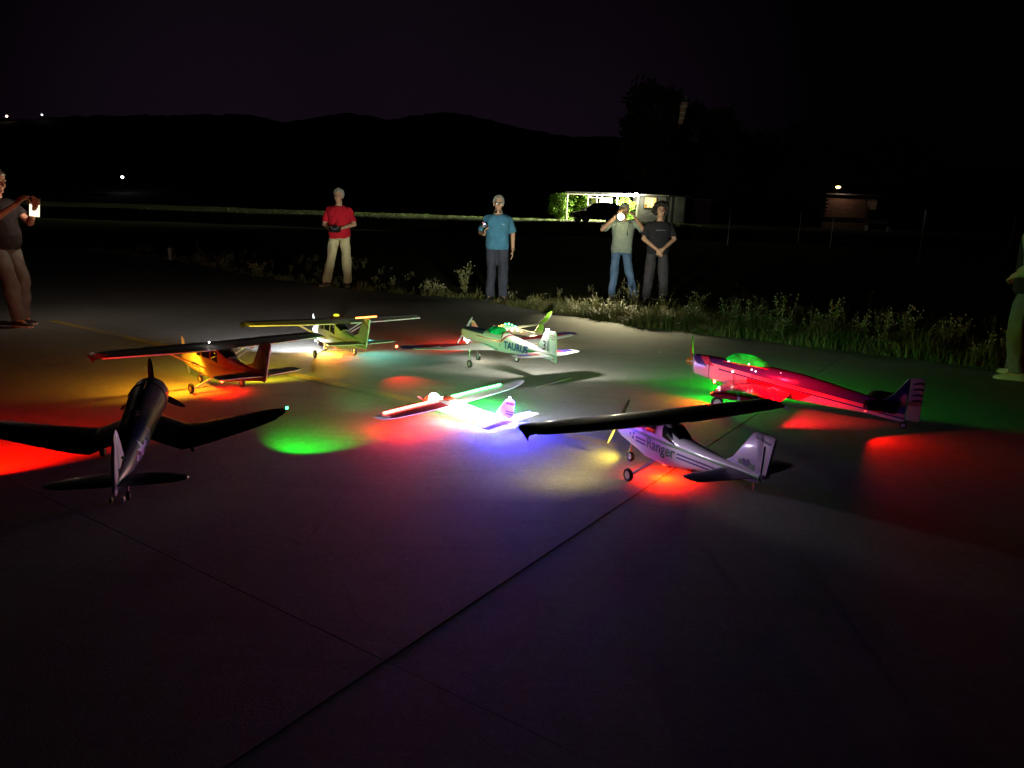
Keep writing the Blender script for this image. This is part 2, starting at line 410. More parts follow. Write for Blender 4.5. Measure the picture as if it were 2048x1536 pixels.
def text_verts(body, size, shear=0, weight=0.0, sx=1.0):
    cu = bpy.data.curves.new('lettering', 'FONT'); cu.body = body; cu.size = size; cu.shear = shear; cu.offset = weight; cu.resolution_u = 3
    o = bpy.data.objects.new('lettering', cu); COL.objects.link(o)
    dg = bpy.context.evaluated_depsgraph_get(); me = bpy.data.meshes.new_from_object(o.evaluated_get(dg))
    bpy.data.objects.remove(o, do_unlink=True)
    bm = bmesh.new(); bm.from_mesh(me); bmesh.ops.triangulate(bm, faces=bm.faces)
    bmesh.ops.subdivide_edges(bm, edges=[e for e in bm.edges if e.calc_length() > size*.5], cuts=2); bm.to_mesh(me); bm.free()
    for v in me.vertices: v.co.x *= sx
    return me
def letter(parent, body, size, x0, z0, yfun, m, slope=0.0, side=1, weight=0.0, sx=1.0, shear=0):
    me = text_verts(body, size, shear, weight, sx)
    for v in me.vertices:
        x = x0-side*v.co.x; z = z0+v.co.y+slope*(v.co.x); v.co = (x, side*yfun(x, z), z)
    me.materials.append(m); return link('lettering', me, parent)
def wheel(parent, c, r, w, hub=None, name='wheel'):
    rings = []
    for k in range(9):
        t = 2*PI*k/8; rings.append((math.cos(t)*w/2, r*.78+math.sin(t)*r*.22))
    prof = rings[:-1]; n = 20; vs = []; fs = []
    for i in range(n):
        a = 2*PI*i/n
        for yy, rr in prof: vs.append((c[0]+rr*math.cos(a), c[1]+yy, c[2]+rr*math.sin(a)))
    k = len(prof)
    for i in range(n):
        for j in range(k): fs.append((i*k+j, i*k+(j+1) % k, ((i+1) % n)*k+(j+1) % k, ((i+1) % n)*k+j))
    o = MB().add(vs, fs).build(name, M['tyre'], parent)
    h = MB(); h.cyl((c[0], c[1]-w*.34, c[2]), (c[0], c[1]+w*.34, c[2]), r*.58, n=16); h.cyl((c[0], c[1]-w*.55, c[2]), (c[0], c[1]+w*.55, c[2]), r*.16, n=8)
    h.build('hub', hub or M['hub'], o); return o
def blade(mb, c, ang, L, w, pitch=.5, root=.012):
    """one propeller blade in the y-z plane about hub c, tapered and twisted"""
    d = Vector((0, math.sin(ang), math.cos(ang))); t = Vector((0, d.z, -d.y)); x = Vector((1, 0, 0)); rings = []
    for k, (f, cw) in enumerate([(0, .35), (.12, .5), (.3, .95), (.5, 1), (.75, .8), (.93, .5), (1, .15)]):
        p = Vector(c)+d*(f*L); tw = pitch*(1.4-f); ch = (t*math.cos(tw)+x*math.sin(tw))*w*cw/2; nn = (x*math.cos(tw)-t*math.sin(tw))*w*.10*(1.3-f)
        rings.append([p+ch, p+ch*.4+nn, p-ch*.4+nn, p-ch, p-ch*.4-nn, p+ch*.4-nn])
    mb.loft(rings); return mb
def propeller(parent, c, angs, L, w, m, spin=None, sm=None):
    mb = MB()
    for a in angs: blade(mb, c, a, L, w)
    mb.cyl((c[0]-.012, c[1], c[2]), (c[0]+.012, c[1], c[2]), w*.5, n=12)
    o = mb.build('propeller', m, parent)
    if spin:
        r, l = spin; mb = MB(); rings = []
        for k in range(7):
            t = k/6; rr = r*math.sqrt(max(.0004, 1-t*t)); rings.append([(c[0]-.012+t*l, c[1]+rr*math.cos(2*PI*i/16), c[2]+rr*math.sin(2*PI*i/16)) for i in range(16)])
        mb.loft(rings).build('spinner', sm, o)
    return o

# ------------------------------------------------------------------ high-wing trainers
GPLANE = 'model aircraft parked on the apron'
def high_wing(label, loc, head, look):
    t = thing('model_airplane', label, 'model airplane', loc, R(head), GPLANE)
    d = look
    fus = Fus(d['fus']); fo = fus.mb(n=40).build('fuselage', d['body'], t)
    W = Surf(mirror(d['wing'])); wo = W.mb(n=60).build('wing', d['wingmat'], t)
    for s in (1, -1):
        a = Surf(W.secs); a.mb(*sorted((s*d['ail'][0], s*d['ail'][1])), n=12, f0=.74, f1=1.01, grow=.0018).build('aileron', d['ctl'], wo)
        a.mb(*sorted((s*.09, s*(d['ail'][0]-.012))), n=8, f0=.74, f1=1.01, grow=.0016).build('flap', d['ctl'], wo)
        # pale trailing edge strip
        mb = MB(); ys_ = np.linspace(.085, d['wing'][-2][0]-.01, 14)
        mb.tube([W.pt(s*y, 1.0, False) for y in ys_], .0058, 6); mb.build('trailing_edge', d['edge'], wo)
        if d.get('tipdroop'):
            y1 = d['wing'][-1][0]; p0 = W.pt(s*y1, .05, True); pm = W.pt(s*y1, .5, True); p1 = W.pt(s*y1, 1.0, True)
            mb = MB(); k = d['tipdroop']
            mb.loft([[W.pt(s*(y1-.03), .02, True), W.pt(s*(y1-.03), .35, True), W.pt(s*(y1-.03), .99, True), W.pt(s*(y1-.03), .35, False)],
                     [p0, pm, (p1[0]-.008, p1[1]+s*.004, p1[2]-k*.3), W.pt(s*y1, .5, False)],
                     [(p0[0]-.02, p0[1]+s*.012, p0[2]-.006), (pm[0]-.01, pm[1]+s*.016, pm[2]-k*.35), (p1[0]-.022, p1[1]+s*.016, p1[2]-k), (pm[0]-.01, pm[1]+s*.008, pm[2]-k*.45)]])
            mb.build('wing_tip', d['tipmat'], wo)
    st = Surf(mirror(d['stab'])); so = st.mb(n=24).build('stabilizer', d['stabmat'], t)
    for s in (1, -1):
        st.mb(*sorted((s*.035, s*d['stab'][-2][0])), n=8, f0=.62, f1=1.02, grow=.0016).build('elevator', d['ctl'], so)
        mb = MB(); mb.tube([st.pt(s*y, 1.01, False) for y in np.linspace(.03, d['stab'][-2][0], 8)], .0036, 6); mb.build('trailing_edge', d['edge'], so)
    f = fin_mb(d['fin'], .014).build('fin', d['finmat'], t)
    r = fin_mb(d['rudder'], .013).build('rudder', d['rudmat'], t)
    mb = MB(); (x0, z0), (x1, z1) = d['rudedge']; mb.tube([(x0, 0, z0), (x1, 0, z1)], .005, 6); mb.build('trailing_edge', d['rededge'], r)
    # clevises at the tail
    mb = MB(); mb.box((d['horn'][0], .016, d['horn'][1]), (.02, .006, .022), bev=.002); mb.build('control_horn', M['black'], r)
    mb = MB(); mb.box((d['horn'][0]-.004, -.018, d['horn'][1]+.004), (.02, .006, .022), bev=.002); mb.build('control_horn', M['black'], r)
    # gear
    mx, my, mr_ = d['main']; nxw, nr = d['nose']
    zb = fus.at(mx)[1]-fus.at(mx)[3]
    for s in (1, -1):
        mb = MB(); mb.loft([[(mx+a, s*.03, zb+.012), (mx+a, s*.03, zb+.004)][::1]+[(mx-a, s*.03, zb+.004), (mx-a, s*.03, zb+.012)] for a in (.016,)]+
                           [[(mx+.010, s*(my-.02), mr_+.004), (mx+.010, s*(my-.02), mr_-.003), (mx-.010, s*(my-.02), mr_-.003), (mx-.010, s*(my-.02), mr_+.004)]])
        mb.cyl((mx, s*(my-.03), mr_), (mx, s*(my+.014), mr_), .003)
        mb.build('landing_gear_leg', d['legmat'], t); wheel(t, (mx, s*my, mr_), mr_, .024)
    zn = fus.at(nxw)[1]-fus.at(nxw)[3]
    mb = MB(); mb.cyl((nxw-.005, 0, zn+.02), (nxw, 0, nr+.035), .006); mb.cyl((nxw, 0, nr+.045), (nxw, 0, nr+.03), .011)
    for s in (1, -1): mb.tube([(nxw, 0, nr+.036), (nxw, s*.017, nr+.032), (nxw, s*.017, nr)], .003)
    mb.cyl((nxw, -.019, nr), (nxw, .019, nr), .003); mb.build('nose_gear_leg', M['wire'], t); wheel(t, (nxw, 0, nr), nr, .022)
    # prop
    px, pz = d['prop']; propeller(t, (px, 0, pz), d['pang'], d['plen'], .024, d['propmat'], (.02, .035), d['spinmat'])
    # windows
    for s in (1, -1):
        for q in d['panes']: fus.patch(q, s, .0028).build('window', M['dark_glass'], fo)
    if d.get('rearpane'):
        x0, x1, w0, w1 = d['rearpane']; vs = []
        for i in range(7):
            x = x0+(x1-x0)*i/6; w = w0+(w1-w0)*i/6
            for j in range(9):
                y = -w+2*w*j/8; vs.append((x, y, fus.top(x, y)+.003))
        MB().add(vs, [(i*9+j, i*9+j+1, (i+1)*9+j+1, (i+1)*9+j) for i in range(6) for j in range(8)]).build('window', M['dark_glass'], fo)
    for s in (1, -1):
        if d.get('strut'):
            y1, xs_ = d['strut']; zz = W.pt(s*y1, .45, False)[2]
            mb = MB(); mb.tube([(xs_, s*(fus.side(xs_, .17)-.004), .17), (xs_-.02, s*y1, zz+.004)], .0065, 6); mb.tube([(xs_-.1, s*(fus.side(xs_-.1, .18)-.004), .18), (xs_-.13, s*y1, W.pt(s*y1, .85, False)[2]+.002)], .0055, 6)
            mb.build('wing_strut', M['white'], t)
    return t, fus, W, wo, f, r

# the trainer lettered Ranger
GREEN = (.12, .30, .10); PURP = (.085, .05, .20); WH = (.70, .68, .72)
body_r = paint('ranger_body', WH, [
    (GREEN, [(0, 0, 1, .226), (0, 0, -1, -.242), (-1, 0, 0, -.23)]),
    (PURP, [(0, 0, 1, .192), (0, 0, -1, -.204), (1, 0, 0, .055), (-1, 0, 0, -.15)]), (PURP, [(0, 0, 1, .172), (0, 0, -1, -.184), (1, 0, 0, .055), (-1, 0, 0, -.15)]),
    (PURP, [(0, 0, 1, .205), (0, 0, -1, -.222), (1, 0, 0, .165), (-1, 0, 0, -.185)]), (PURP, [(0, 0, 1, .178), (0, 0, -1, -.196), (1, 0, 0, .17), (-1, 0, 0, -.188)]), (PURP, [(0, 0, 1, .196), (0, 0, -1, -.212), (1, 0, 0, .20), (-1, 0, 0, -.216)]),
    (PURP, [(0, 0, 1, .176), (0, 0, -1, -.186), (-1, 0, 0, .20), (1, 0, 0, -.56)]), (PURP, [(0, 0, 1, .196), (0, 0, -1, -.206), (-1, 0, 0, .20), (1, 0, 0, -.56)])], .35)
wing_dark = paint('ranger_wing', (.26, .20, .30), [((.09, .07, .12), [(0, 1, 0, .30), (0, -1, 0, -.80), (1, 0, 0, .03)]), ((.11, .06, .09), [(0, -1, 0, -.12)])], .4)
LKG = dict(
    fus=[(.415, .207, .030, .032, 2.2), (.395, .206, .042, .044, 2.4), (.33, .203, .058, .062, 2.8), (.22, .204, .069, .080, 3.2), (.15, .209, .073, .095, 3.6), (.08, .213, .074, .118, 4), (-.10, .214, .072, .118, 4), (-.16, .203, .068, .096, 3.4), (-.21, .199, .060, .080, 3), (-.40, .212, .040, .054, 2.8), (-.60, .226, .022, .034, 2.5), (-.735, .235, .010, .022, 2.2)],
    body=body_r, wing=[(0, .125, .235, .345, .125, .02), (.30, .125, .225, .348, .12, .02), (.80, .112, .185, .355, .11, .02), (.85, .105, .165, .356, .10, .02), (.872, .08, .12, .355, .09, .02)], wingmat=wing_dark, ail=(.42, .80), ctl=paint('ranger_ctl', (.24, .18, .28), [], .4), edge=mat('ranger_edge', (.3, .26, .3), .4), tipdroop=.035, tipmat=wing_dark,
    stab=[(0, -.53, .175, .232, .07, 0), (.26, -.545, .12, .232, .07, 0), (.31, -.552, .095, .232, .06, 0), (.325, -.575, .05, .232, .05, 0)], stabmat=paint('ranger_stab', (.22, .17, .27), [], .4),
    fin=[(-.50, .255), (-.545, .285), (-.665, .44), (-.685, .452), (-.735, .452), (-.735, .25)], rudder=[(-.738, .452), (-.795, .455), (-.808, .448), (-.772, .245), (-.758, .232), (-.738, .236)], finmat=paint('ranger_fin', (.62, .58, .72), [], .4), rudmat=paint('ranger_rud', (.60, .56, .70), [], .4), rudedge=((-.803, .44), (-.772, .25)), rededge=mat('ranger_rudedge', (.6, .56, .7), .4), horn=(-.76, .252),
    main=(0, .219, .037), nose=(.286, .031), legmat=mat('ranger_leg', (.55, .5, .5), .4), prop=(.428, .209), pang=(R(-28), R(152)), plen=.15, propmat=M['prop_grey'], spinmat=M['white'],
    panes=[[(-.085, .265), (-.185, .243), (-.125, .318), (-.07, .326)], [(.055, .262), (-.02, .262), (-.02, .318), (.062, .318)], [(.15, .258), (.075, .260), (.082, .312), (.115, .300)]], rearpane=(-.118, -.195, .055, .045), strut=None)
tG, fG, WG, woG, finG, rudG = high_wing('white trainer with green Ranger lettering on its flank and dark drooped-tip wing', (.853, 3.978, 0), 117.0, LKG)
letter(tG, 'Ranger', .088, .045, .170, lambda x, z: fG.side(x, z, .0032), M['green_letter'], weight=.0015, sx=.94)
MB().prism([(-.690, .424), (-.730, .418), (-.730, .430), (-.690, .436)], 'y', .0068, .0078).build('fin_mark', M['purple_letter'], finG)
MB().prism([(-.742, .416), (-.785, .410), (-.785, .422), (-.742, .428)], 'y', .0062, .0072).build('rudder_mark', M['purple_letter'], rudG)
MB().prism([(-.59, .272), (-.70, .262), (-.70, .288), (-.60, .298)], 'y', .0075, .0088).build('fin_band', mat('ranger_band', (.10, .22, .12), .4), finG)
MB().prism(smooth_poly([(-.615, .285), (-.645, .272), (-.672, .282), (-.66, .312), (-.64, .298), (-.625, .310)], 1), 'y', .009, .0100).build('fin_emblem', M['purple_letter'], finG)
MB().tube([(-.742, .009, .262), (-.748, .009, .40)], .004, 6).build('rudder_rib', M['white'], rudG)
mb = MB(); mb.tube([(-.70, 0, .215), (-.703, 0, .165)], .0035, 6); mb.build('tail_skid', M['wire'], tG)
RED = (1, .012, .004)
led(tG, 'belly_light', (-.035, 0, .088), RED, .012, 40, 17.0, (0, 0, -.014), spot=163, aim=(0, 0, -1), blend=.35, lcol=(1, .012, .0), radius=.012)
mb = MB(); mb.ell((-.10, .02, .10), (.02, .012, .012)); mb.build('servo_cover', mat('red_servo', (.4, .02, .02), .4), tG)
led(woG, 'wing_light', (.03, .62, .336), (.9, .8, 1), .006, 12, 3.4, (0, 0, -.014), spot=64, aim=(-.50, -.62, .06), blend=.7, lcol=(.86, .74, 1))  # added bulb and spot, brightening the flank and fin
led(woG, 'wing_light', (.085, .50, .338), (1, .95, .7), .006, 12, 3.0, (.02, 0, -.014), spot=165, aim=(.6, .0, -.7), blend=.9, lcol=(1, .80, .25))  # added bulb and spot, making a pale glow on the ground
YEL = (1, .72, .03)
led(tG, 'nose_light', (.335, .0, .135), YEL, .008, 30, 2.4, (.02, .03, -.008), spot=165, aim=(.55, .7, -.25), blend=.6, lcol=(1, .74, .06))

# two pale high-wing trainers of the same pattern
def cess(bodycol, tag_):
    GL = (.20, .24, .10)
    body = paint('trainer_body_'+tag_, bodycol, [((.30, .27, .16), [(0, 0, 1, .215), (0, 0, -1, -.235), (-1, 0, 0, .02)]), ((.05, .06, .22), [(0, 0, 1, .185), (0, 0, -1, -.198), (1, 0, 0, .16), (-1, 0, 0, -.30)]), ((.05, .06, .22), [(0, 0, 1, .160), (0, 0, -1, -.173), (1, 0, 0, .18), (-1, 0, 0, -.30)])], .35)
    wing = paint('trainer_wing_'+tag_, (.62, .60, .56), [((.22, .21, .20), [(1, 0, 0, -.015), (0, 1, 0, .10), (0, -1, 0, -.82)]), ((.22, .05, .05), [(0, -1, 0, -.34), (0, 1, 0, .16), (1, 0, 0, .03)]), ((.26, .25, .23), [(-1, 0, 0, .085), (0, 1, 0, .12), (0, -1, 0, -.84)]), ((.10, .10, .09), [(0, 1, 0, .865)])], .4)
    pale = mat('trainer_edge_'+tag_, (.85, .82, .78), .4)
    finp = paint('trainer_fin_'+tag_, (.52, .48, .40), [((.30, .12, .10), [(-1, 0, 2.2, 1.71), (1, 0, -2.2, -1.76)])], .4)
    return dict(
        fus=[(.595, .190, .034, .036, 2.2), (.575, .190, .050, .052, 2.4), (.50, .188, .064, .068, 2.8), (.36, .192, .072, .085, 3.2), (.24, .200, .076, .098, 3.4), (.13, .228, .078, .132, 4), (-.12, .232, .076, .130, 4), (-.20, .222, .072, .112, 3.2), (-.28, .214, .062, .088, 3), (-.50, .226, .036, .056, 2.8), (-.66, .235, .022, .038, 2.5), (-.745, .238, .010, .03, 2.2)],
        body=body, wing=[(0, .115, .29, .362, .115, .02), (.40, .115, .28, .366, .115, .02), (.80, .105, .235, .372, .105, .02), (.855, .095, .21, .372, .095, .02), (.885, .065, .15, .370, .08, .02)], wingmat=wing, ail=(.45, .80), ctl=paint('trainer_ctl_'+tag_, (.30, .29, .26), [], .4), edge=pale, tipdroop=.03, tipmat=mat('trainer_tip_'+tag_, (.09, .09, .085), .4),
        stab=[(0, -.57, .20, .252, .07, 0), (.26, -.59, .145, .254, .07, 0), (.30, -.60, .12, .255, .06, 0), (.315, -.64, .06, .255, .05, 0)], stabmat=paint('trainer_stab_'+tag_, (.30, .28, .25), [], .4),
        fin=[(-.47, .275), (-.60, .315), (-.715, .478), (-.735, .49), (-.785, .490), (-.735, .25)], rudder=[(-.788, .490), (-.858, .495), (-.872, .486), (-.778, .222), (-.752, .200), (-.722, .208), (-.737, .25)], finmat=finp, rudmat=finp, rudedge=((-.868, .482), (-.782, .232)), rededge=pale, horn=(-.772, .262),
        main=(.03, .202, .041), nose=(.34, .034), legmat=mat('trainer_leg_'+tag_, (.45, .44, .42), .4), prop=(.612, .195), pang=(R(8), R(188)), plen=.165, propmat=M['prop_grey'], spinmat=M['white'],
        panes=[[(-.06, .268), (-.175, .256), (-.15, .332), (-.055, .345)], [(.10, .268), (-.035, .268), (-.035, .345), (.115, .345)], [(.215, .262), (.125, .265), (.135, .338), (.165, .320)]], rearpane=(-.145, -.262, .058, .046), strut=(.40, .16))
tB, fB, WB, woB, finB, rudB = high_wing('pale high-wing trainer over red and amber light, second from the left', (-2.287, 5.617, 0), 135.6, cess((.42, .36, .30), 'amber'))
led(tB, 'belly_light', (-.06, 0, .088), RED, .012, 40, 11.0, (0, 0, -.012), spot=163, aim=(0, 0, -1), blend=.35, lcol=(1, .006, 0))
led(tB, 'wing_light', (.115, .24, .352), (1, .5, .02), .007, 25, 16, (.02, .0, -.012), spot=150, aim=(.42, .0, -.8), blend=.7, lcol=(1, .40, .01))
led(tB, 'wing_light', (.115, -.30, .352), (1, .8, .03), .007, 25, 16, (.02, .0, -.012), spot=140, aim=(.65, -.5, -.55), blend=.7, lcol=(.86, .72, .01))
led(tB, 'wing_top_light', (-.10, .10, .408), (1, .9, .85), .006, 8)
tC, fC, WC, woC, finC, rudC = high_wing('green-lit high-wing trainer with orange light bar across its fin top', (-1.735, 7.143, 0), 123.3, cess((.62, .62, .58), 'green'))
led(tC, 'belly_light', (.02, 0, .088), RED, .010, 40, 2.4, (0, 0, -.018), lcol=(1, .004, .003))
led(tC, 'wing_light', (.115, .24, .352), (1, 1, 1), .007, 20, 50, (.02, .0, -.012), spot=84, aim=(.9, .0, -.27), blend=.8, lcol=(.85, .92, 1))
led(tC, 'belly_light', (.20, .03, .10), (1, .6, .1), .007, 20, 8, (0, .0, -.014), lcol=(1, .55, .03))
led(tC, 'nose_light', (.42, .066, .105), (1, 1, 1), .008, 30, 1.3, (-.03, .022, -.015), lcol=(1, 1, .92))
led(tC, 'wing_light', (.02, -.36, .352), (.1, 1, .8), .006, 20, 5, (0, 0, -.016), spot=130, aim=(-.45, -.15, -.8), blend=.8, lcol=(.15, 1, .8))
mb = MB(); mb.tube([(-.80, .105, .497), (-.80, -.09, .503)], .007, 8); mb.build('fin_light_bar', emis('orange_led_bar', (1, .22, .03), 3.0), finC)
mb = MB(); mb.ell((-.02, 0, .418), (.030, .030, .014)); mb.build('roof_dome', emis('yellow_dome_light', (.75, .8, .05), .5, (.5, .5, .05)), tC)
mb = MB(); mb.ell((-.02, 0, .402), (.055, .075, .010)); mb.build('roof_plate', mat('maroon_plate', (.10, .015, .015), .4), tC)

# ------------------------------------------------------------------ low-wing sport plane numbered 31
RD = (.42, .03, .04); BL = (.07, .05, .32); WH2 = (.72, .74, .70)
tD = thing('model_airplane', 'white low-wing plane with blue TAURUS lettering and 31 on its fin', 'model airplane', (-.123, 6.959, 0), R(127.5), GPLANE)
fD = Fus([(.615, .252, .034, .036, 2.2), (.60, .250, .050, .058, 2.4), (.53, .246, .064, .076, 2.6), (.36, .244, .072, .084, 2.8), (.20, .244, .076, .090, 2.8), (.02, .244, .078, .092, 2.8), (-.12, .246, .074, .090, 2.8), (-.30, .244, .060, .070, 2.6), (-.55, .236, .036, .046, 2.5), (-.72, .228, .018, .032, 2.3), (-.80, .222, .008, .024, 2.2)])
bodyD = paint('taurus_body', WH2, [((.05, .05, .14), [(0, 0, 1, .292), (1, 0, 0, .19)]), (RD, [(1, 0, 1.0, .145), (-1, 0, -1, -.175), (0, 0, 1, .262), (-1, 0, 0, -.0)]), (RD, [(0, 0, 1, .262), (0, 0, -1, -.272), (1, 0, 0, -.10), (-1, 0, 0, -.30)]), ((.10, .42, .16), [(0, 0, 1, .228), (0, 0, -1, -.246), (-1, 0, 0, .43)])], .3)
fDo = fD.mb(n=40).build('fuselage', bodyD, tD)
wD = Surf(mirror([(0, .30, .36, .175, .12, .0), (.10, .30, .355, .178, .12, .0), (.60, .245, .27, .215, .11, .0), (.94, .19, .185, .242, .10, 0), (1.0, .17, .15, .246, .09, 0), (1.025, .13, .09, .248, .07, 0)]))
wingD = paint('taurus_wing', WH2, [(RD, [(0, 1, 0, .18), (1.0, .33, 0, .32-.02), (-.9, .6, 0, .03)]), (BL, [(0, 1, 0, .50), (.9, .5, 0, .50), (-.2, 1.0, 0, .52)]), (BL, [(0, 1, 0, .86), (1, 0, 0, .06)]), (RD, [(0, 1, 0, .26), (0, -1, 0, -.62), (1, .25, 0, .20), (-1, 0, 0, -.235)])], .3)
wDo = wD.mb(n=70).build('wing', wingD, tD)
for s in (1, -1):
    wD.mb(*sorted((s*.38, s*.93)), n=12, f0=.78, f1=1.01, grow=.0018).build('aileron', M['white'], wDo)
    mb = MB(); mb.box((.245, s*.44, .214), (.05, .03, .012), bev=.004); mb.build('servo_hatch', M['white'], wDo)
stD = Surf(mirror([(0, -.56, .235, .232, .07, 0), (.28, -.595, .16, .238, .07, 0), (.345, -.62, .12, .24, .06, 0), (.36, -.66, .06, .24, .05, 0)]))
stabD = paint('taurus_stab', WH2, [(RD, [(0, 1, 0, .09), (0, -1, 0, -.22), (1, -.3, 0, -.76)]), (BL, [(0, 1, 0, .18), (0, -1, 0, -.31), (1, .2, 0, -.69)])], .3)
sDo = stD.mb(n=30).build('stabilizer', stabD, tD)
for s in (1, -1): stD.mb(*sorted((s*.03, s*.335)), n=8, f0=.72, f1=1.02, grow=.0016).build('elevator', M['white'], sDo)
finmD = paint('taurus_fin', WH2, [], .3)
finD = fin_mb([(-.46, .262), (-.56, .275), (-.648, .428), (-.668, .442), (-.735, .448), (-.735, .235)], .016).build('fin', finmD, tD)
rudD = fin_mb([(-.738, .448), (-.79, .452), (-.806, .442), (-.822, .185), (-.812, .172), (-.745, .190)], .014).build('rudder', finmD, tD)
letter(finD, '31', .120, -.634, .272, lambda x, z: .0092, M['black_letter'], weight=.0012, sx=.86)
letter(finD, '31', .125, -.735, .278, lambda x, z: .0092, M['black_letter'], side=-1, weight=.0012, sx=.86)
for s in (1, -1):
    for z0 in (.380, .396, .412, .205, .221, .237):
        MB().box((-.772, s*.0080, z0), (.052, .0016, .0065)).build('tail_stripe', mat('stripe_red', RD, .4) if 'sr' not in M else M['sr'], rudD)
letter(tD, 'TAURUS', .094, -.150, .212, lambda x, z: fD.side(x, z, .003), M['blue_letter'], weight=.0030, sx=.92, slope=-.015)
letter(tD, '31', .06, -.075, .218, lambda x, z: fD.side(x, z, .003), M['black_letter'], sx=.7)
# canopy: tinted green, lit from inside
def canopy(parent, x0, x1, zb, h, w, fus, m, name='canopy', peak=.42):
    rings = []
    for k in range(15):
        t = k/14; x = x0+(x1-x0)*t
        p = (t/peak)**.75 if t < peak else (1-((t-peak)/(1-peak))**1.5)
        p = max(.03, min(1, math.sin(max(0, min(1, p))*PI/2))); zz = fus.top(x, w*p*.9)-.006 if zb is None else zb
        hh = h*p; ww = w*(.35+.65*p); rings.append([(x, ww*math.cos(PI*j/14), zz+hh*math.sin(PI*j/14)) for j in range(15)])
    return MB().loft(rings).build(name, m, parent)
def glow_canopy(name, col, st):
    m, t, b = _new(name); b.inputs['Base Color'].default_value = (.02, .30, .06, 1); b.inputs['Roughness'].default_value = .08
    b.inputs['Transmission Weight'].default_value = .35; b.inputs['Coat Weight'].default_value = .6
    lw = t.nodes.new('ShaderNodeTexCoord'); n = _noise(t, 11, 3, .40, .60)
    mm = t.nodes.new('ShaderNodeMath'); mm.operation = 'MULTIPLY_ADD'; t.links.new(n, mm.inputs[0]); mm.inputs[1].default_value = st*.8; mm.inputs[2].default_value = st*.06
    b.inputs['Emission Color'].default_value = (*col, 1); t.links.new(mm.outputs[0], b.inputs['Emission Strength'])
    return m
cD = canopy(tD, .23, -.13, .300, .085, .062, fD, glow_canopy('green_lit_canopy_small', (.0, .62, .12), .34), peak=.55)
mb = MB(); mb.tube([(-.105, .066*math.cos(PI*j/12), .296+.060*math.sin(PI*j/12)) for j in range(13)], .006, 6); mb.build('canopy_frame', mat('dark_red_frame', (.14, .015, .02), .35), cD)
mb = MB(); mb.box((.05, 0, .335), (.12, .05, .05), bev=.012); mb.ell((.06, 0, .37), (.018, .018, .022)); mb.build('pilot_block', M['black'], cD)
propeller(tD, (.625, 0, .252), (R(-34), R(146)), .175, .026, M['prop_grey'], (.022, .04), M['white'])
mb = MB(); mb.box((.575, 0, .185), (.07, .07, .06), bev=.02); mb.build('cowl_scoop', M['white'], tD)
for s in (1, -1):
    mb = MB(); mb.tube([(.115, s*.27, .20), (.105, s*.281, .11), (.10, s*.266, .04)], .0042, 6); mb.cyl((.10, s*.26, .037), (.10, s*.298, .037), .003); mb.build('landing_gear_leg', M['wire'], tD)
    wheel(tD, (.10, s*.281, .037), .037, .024, mat('grey_hub', (.35, .38, .40), .5) if s > 0 else M['hub'])
mb = MB(); mb.tube([(.40, 0, .19), (.385, 0, .10), (.363, .014, .034)], .0042, 6); mb.build('nose_gear_leg', M['wire'], tD); wheel(tD, (.363, 0, .034), .034, .022)
led(tD, 'fin_strobe', (-.675, 0, .452), (1, .96, .95), .009, 60, 560, (.03, -.022, .03), spot=112, aim=(.60, -.46, .88), blend=.12, lcol=(1, .95, .80), radius=.02)  # strobe bulb with an added spot that fills the people beyond
led(tD, 'fin_fill_lamp', (-.70, .0, .458), (1, .96, .95), .006, 20, 16, (.012, -.012, .06), spot=164, aim=(.793, -.609, -.22), blend=.3, lcol=(1, .95, .80), radius=.03)  # second bulb, added to light the ground past the plane
lamp(finD, (-.70, .0, .51), (1, .95, .82), 2.6, .03)
led(tD, 'wing_tip_light', (.16, 1.025, .25), (1, .10, .03), .012, 8, 7, (.0, .02, -.02), spot=75, aim=(-.75, .12, -.55), blend=1.0, lcol=(1, .004, .003))
led(tD, 'belly_light', (.30, 0, .150), (1, .95, .8), .008, 20, .8, (0, 0, -.016), lcol=(1, .9, .7))
led(tD, 'cowl_light', (.52, .03, .160), (1, 1, 1), .006, 20, .35, (.012, .02, .0), lcol=(1, 1, 1))

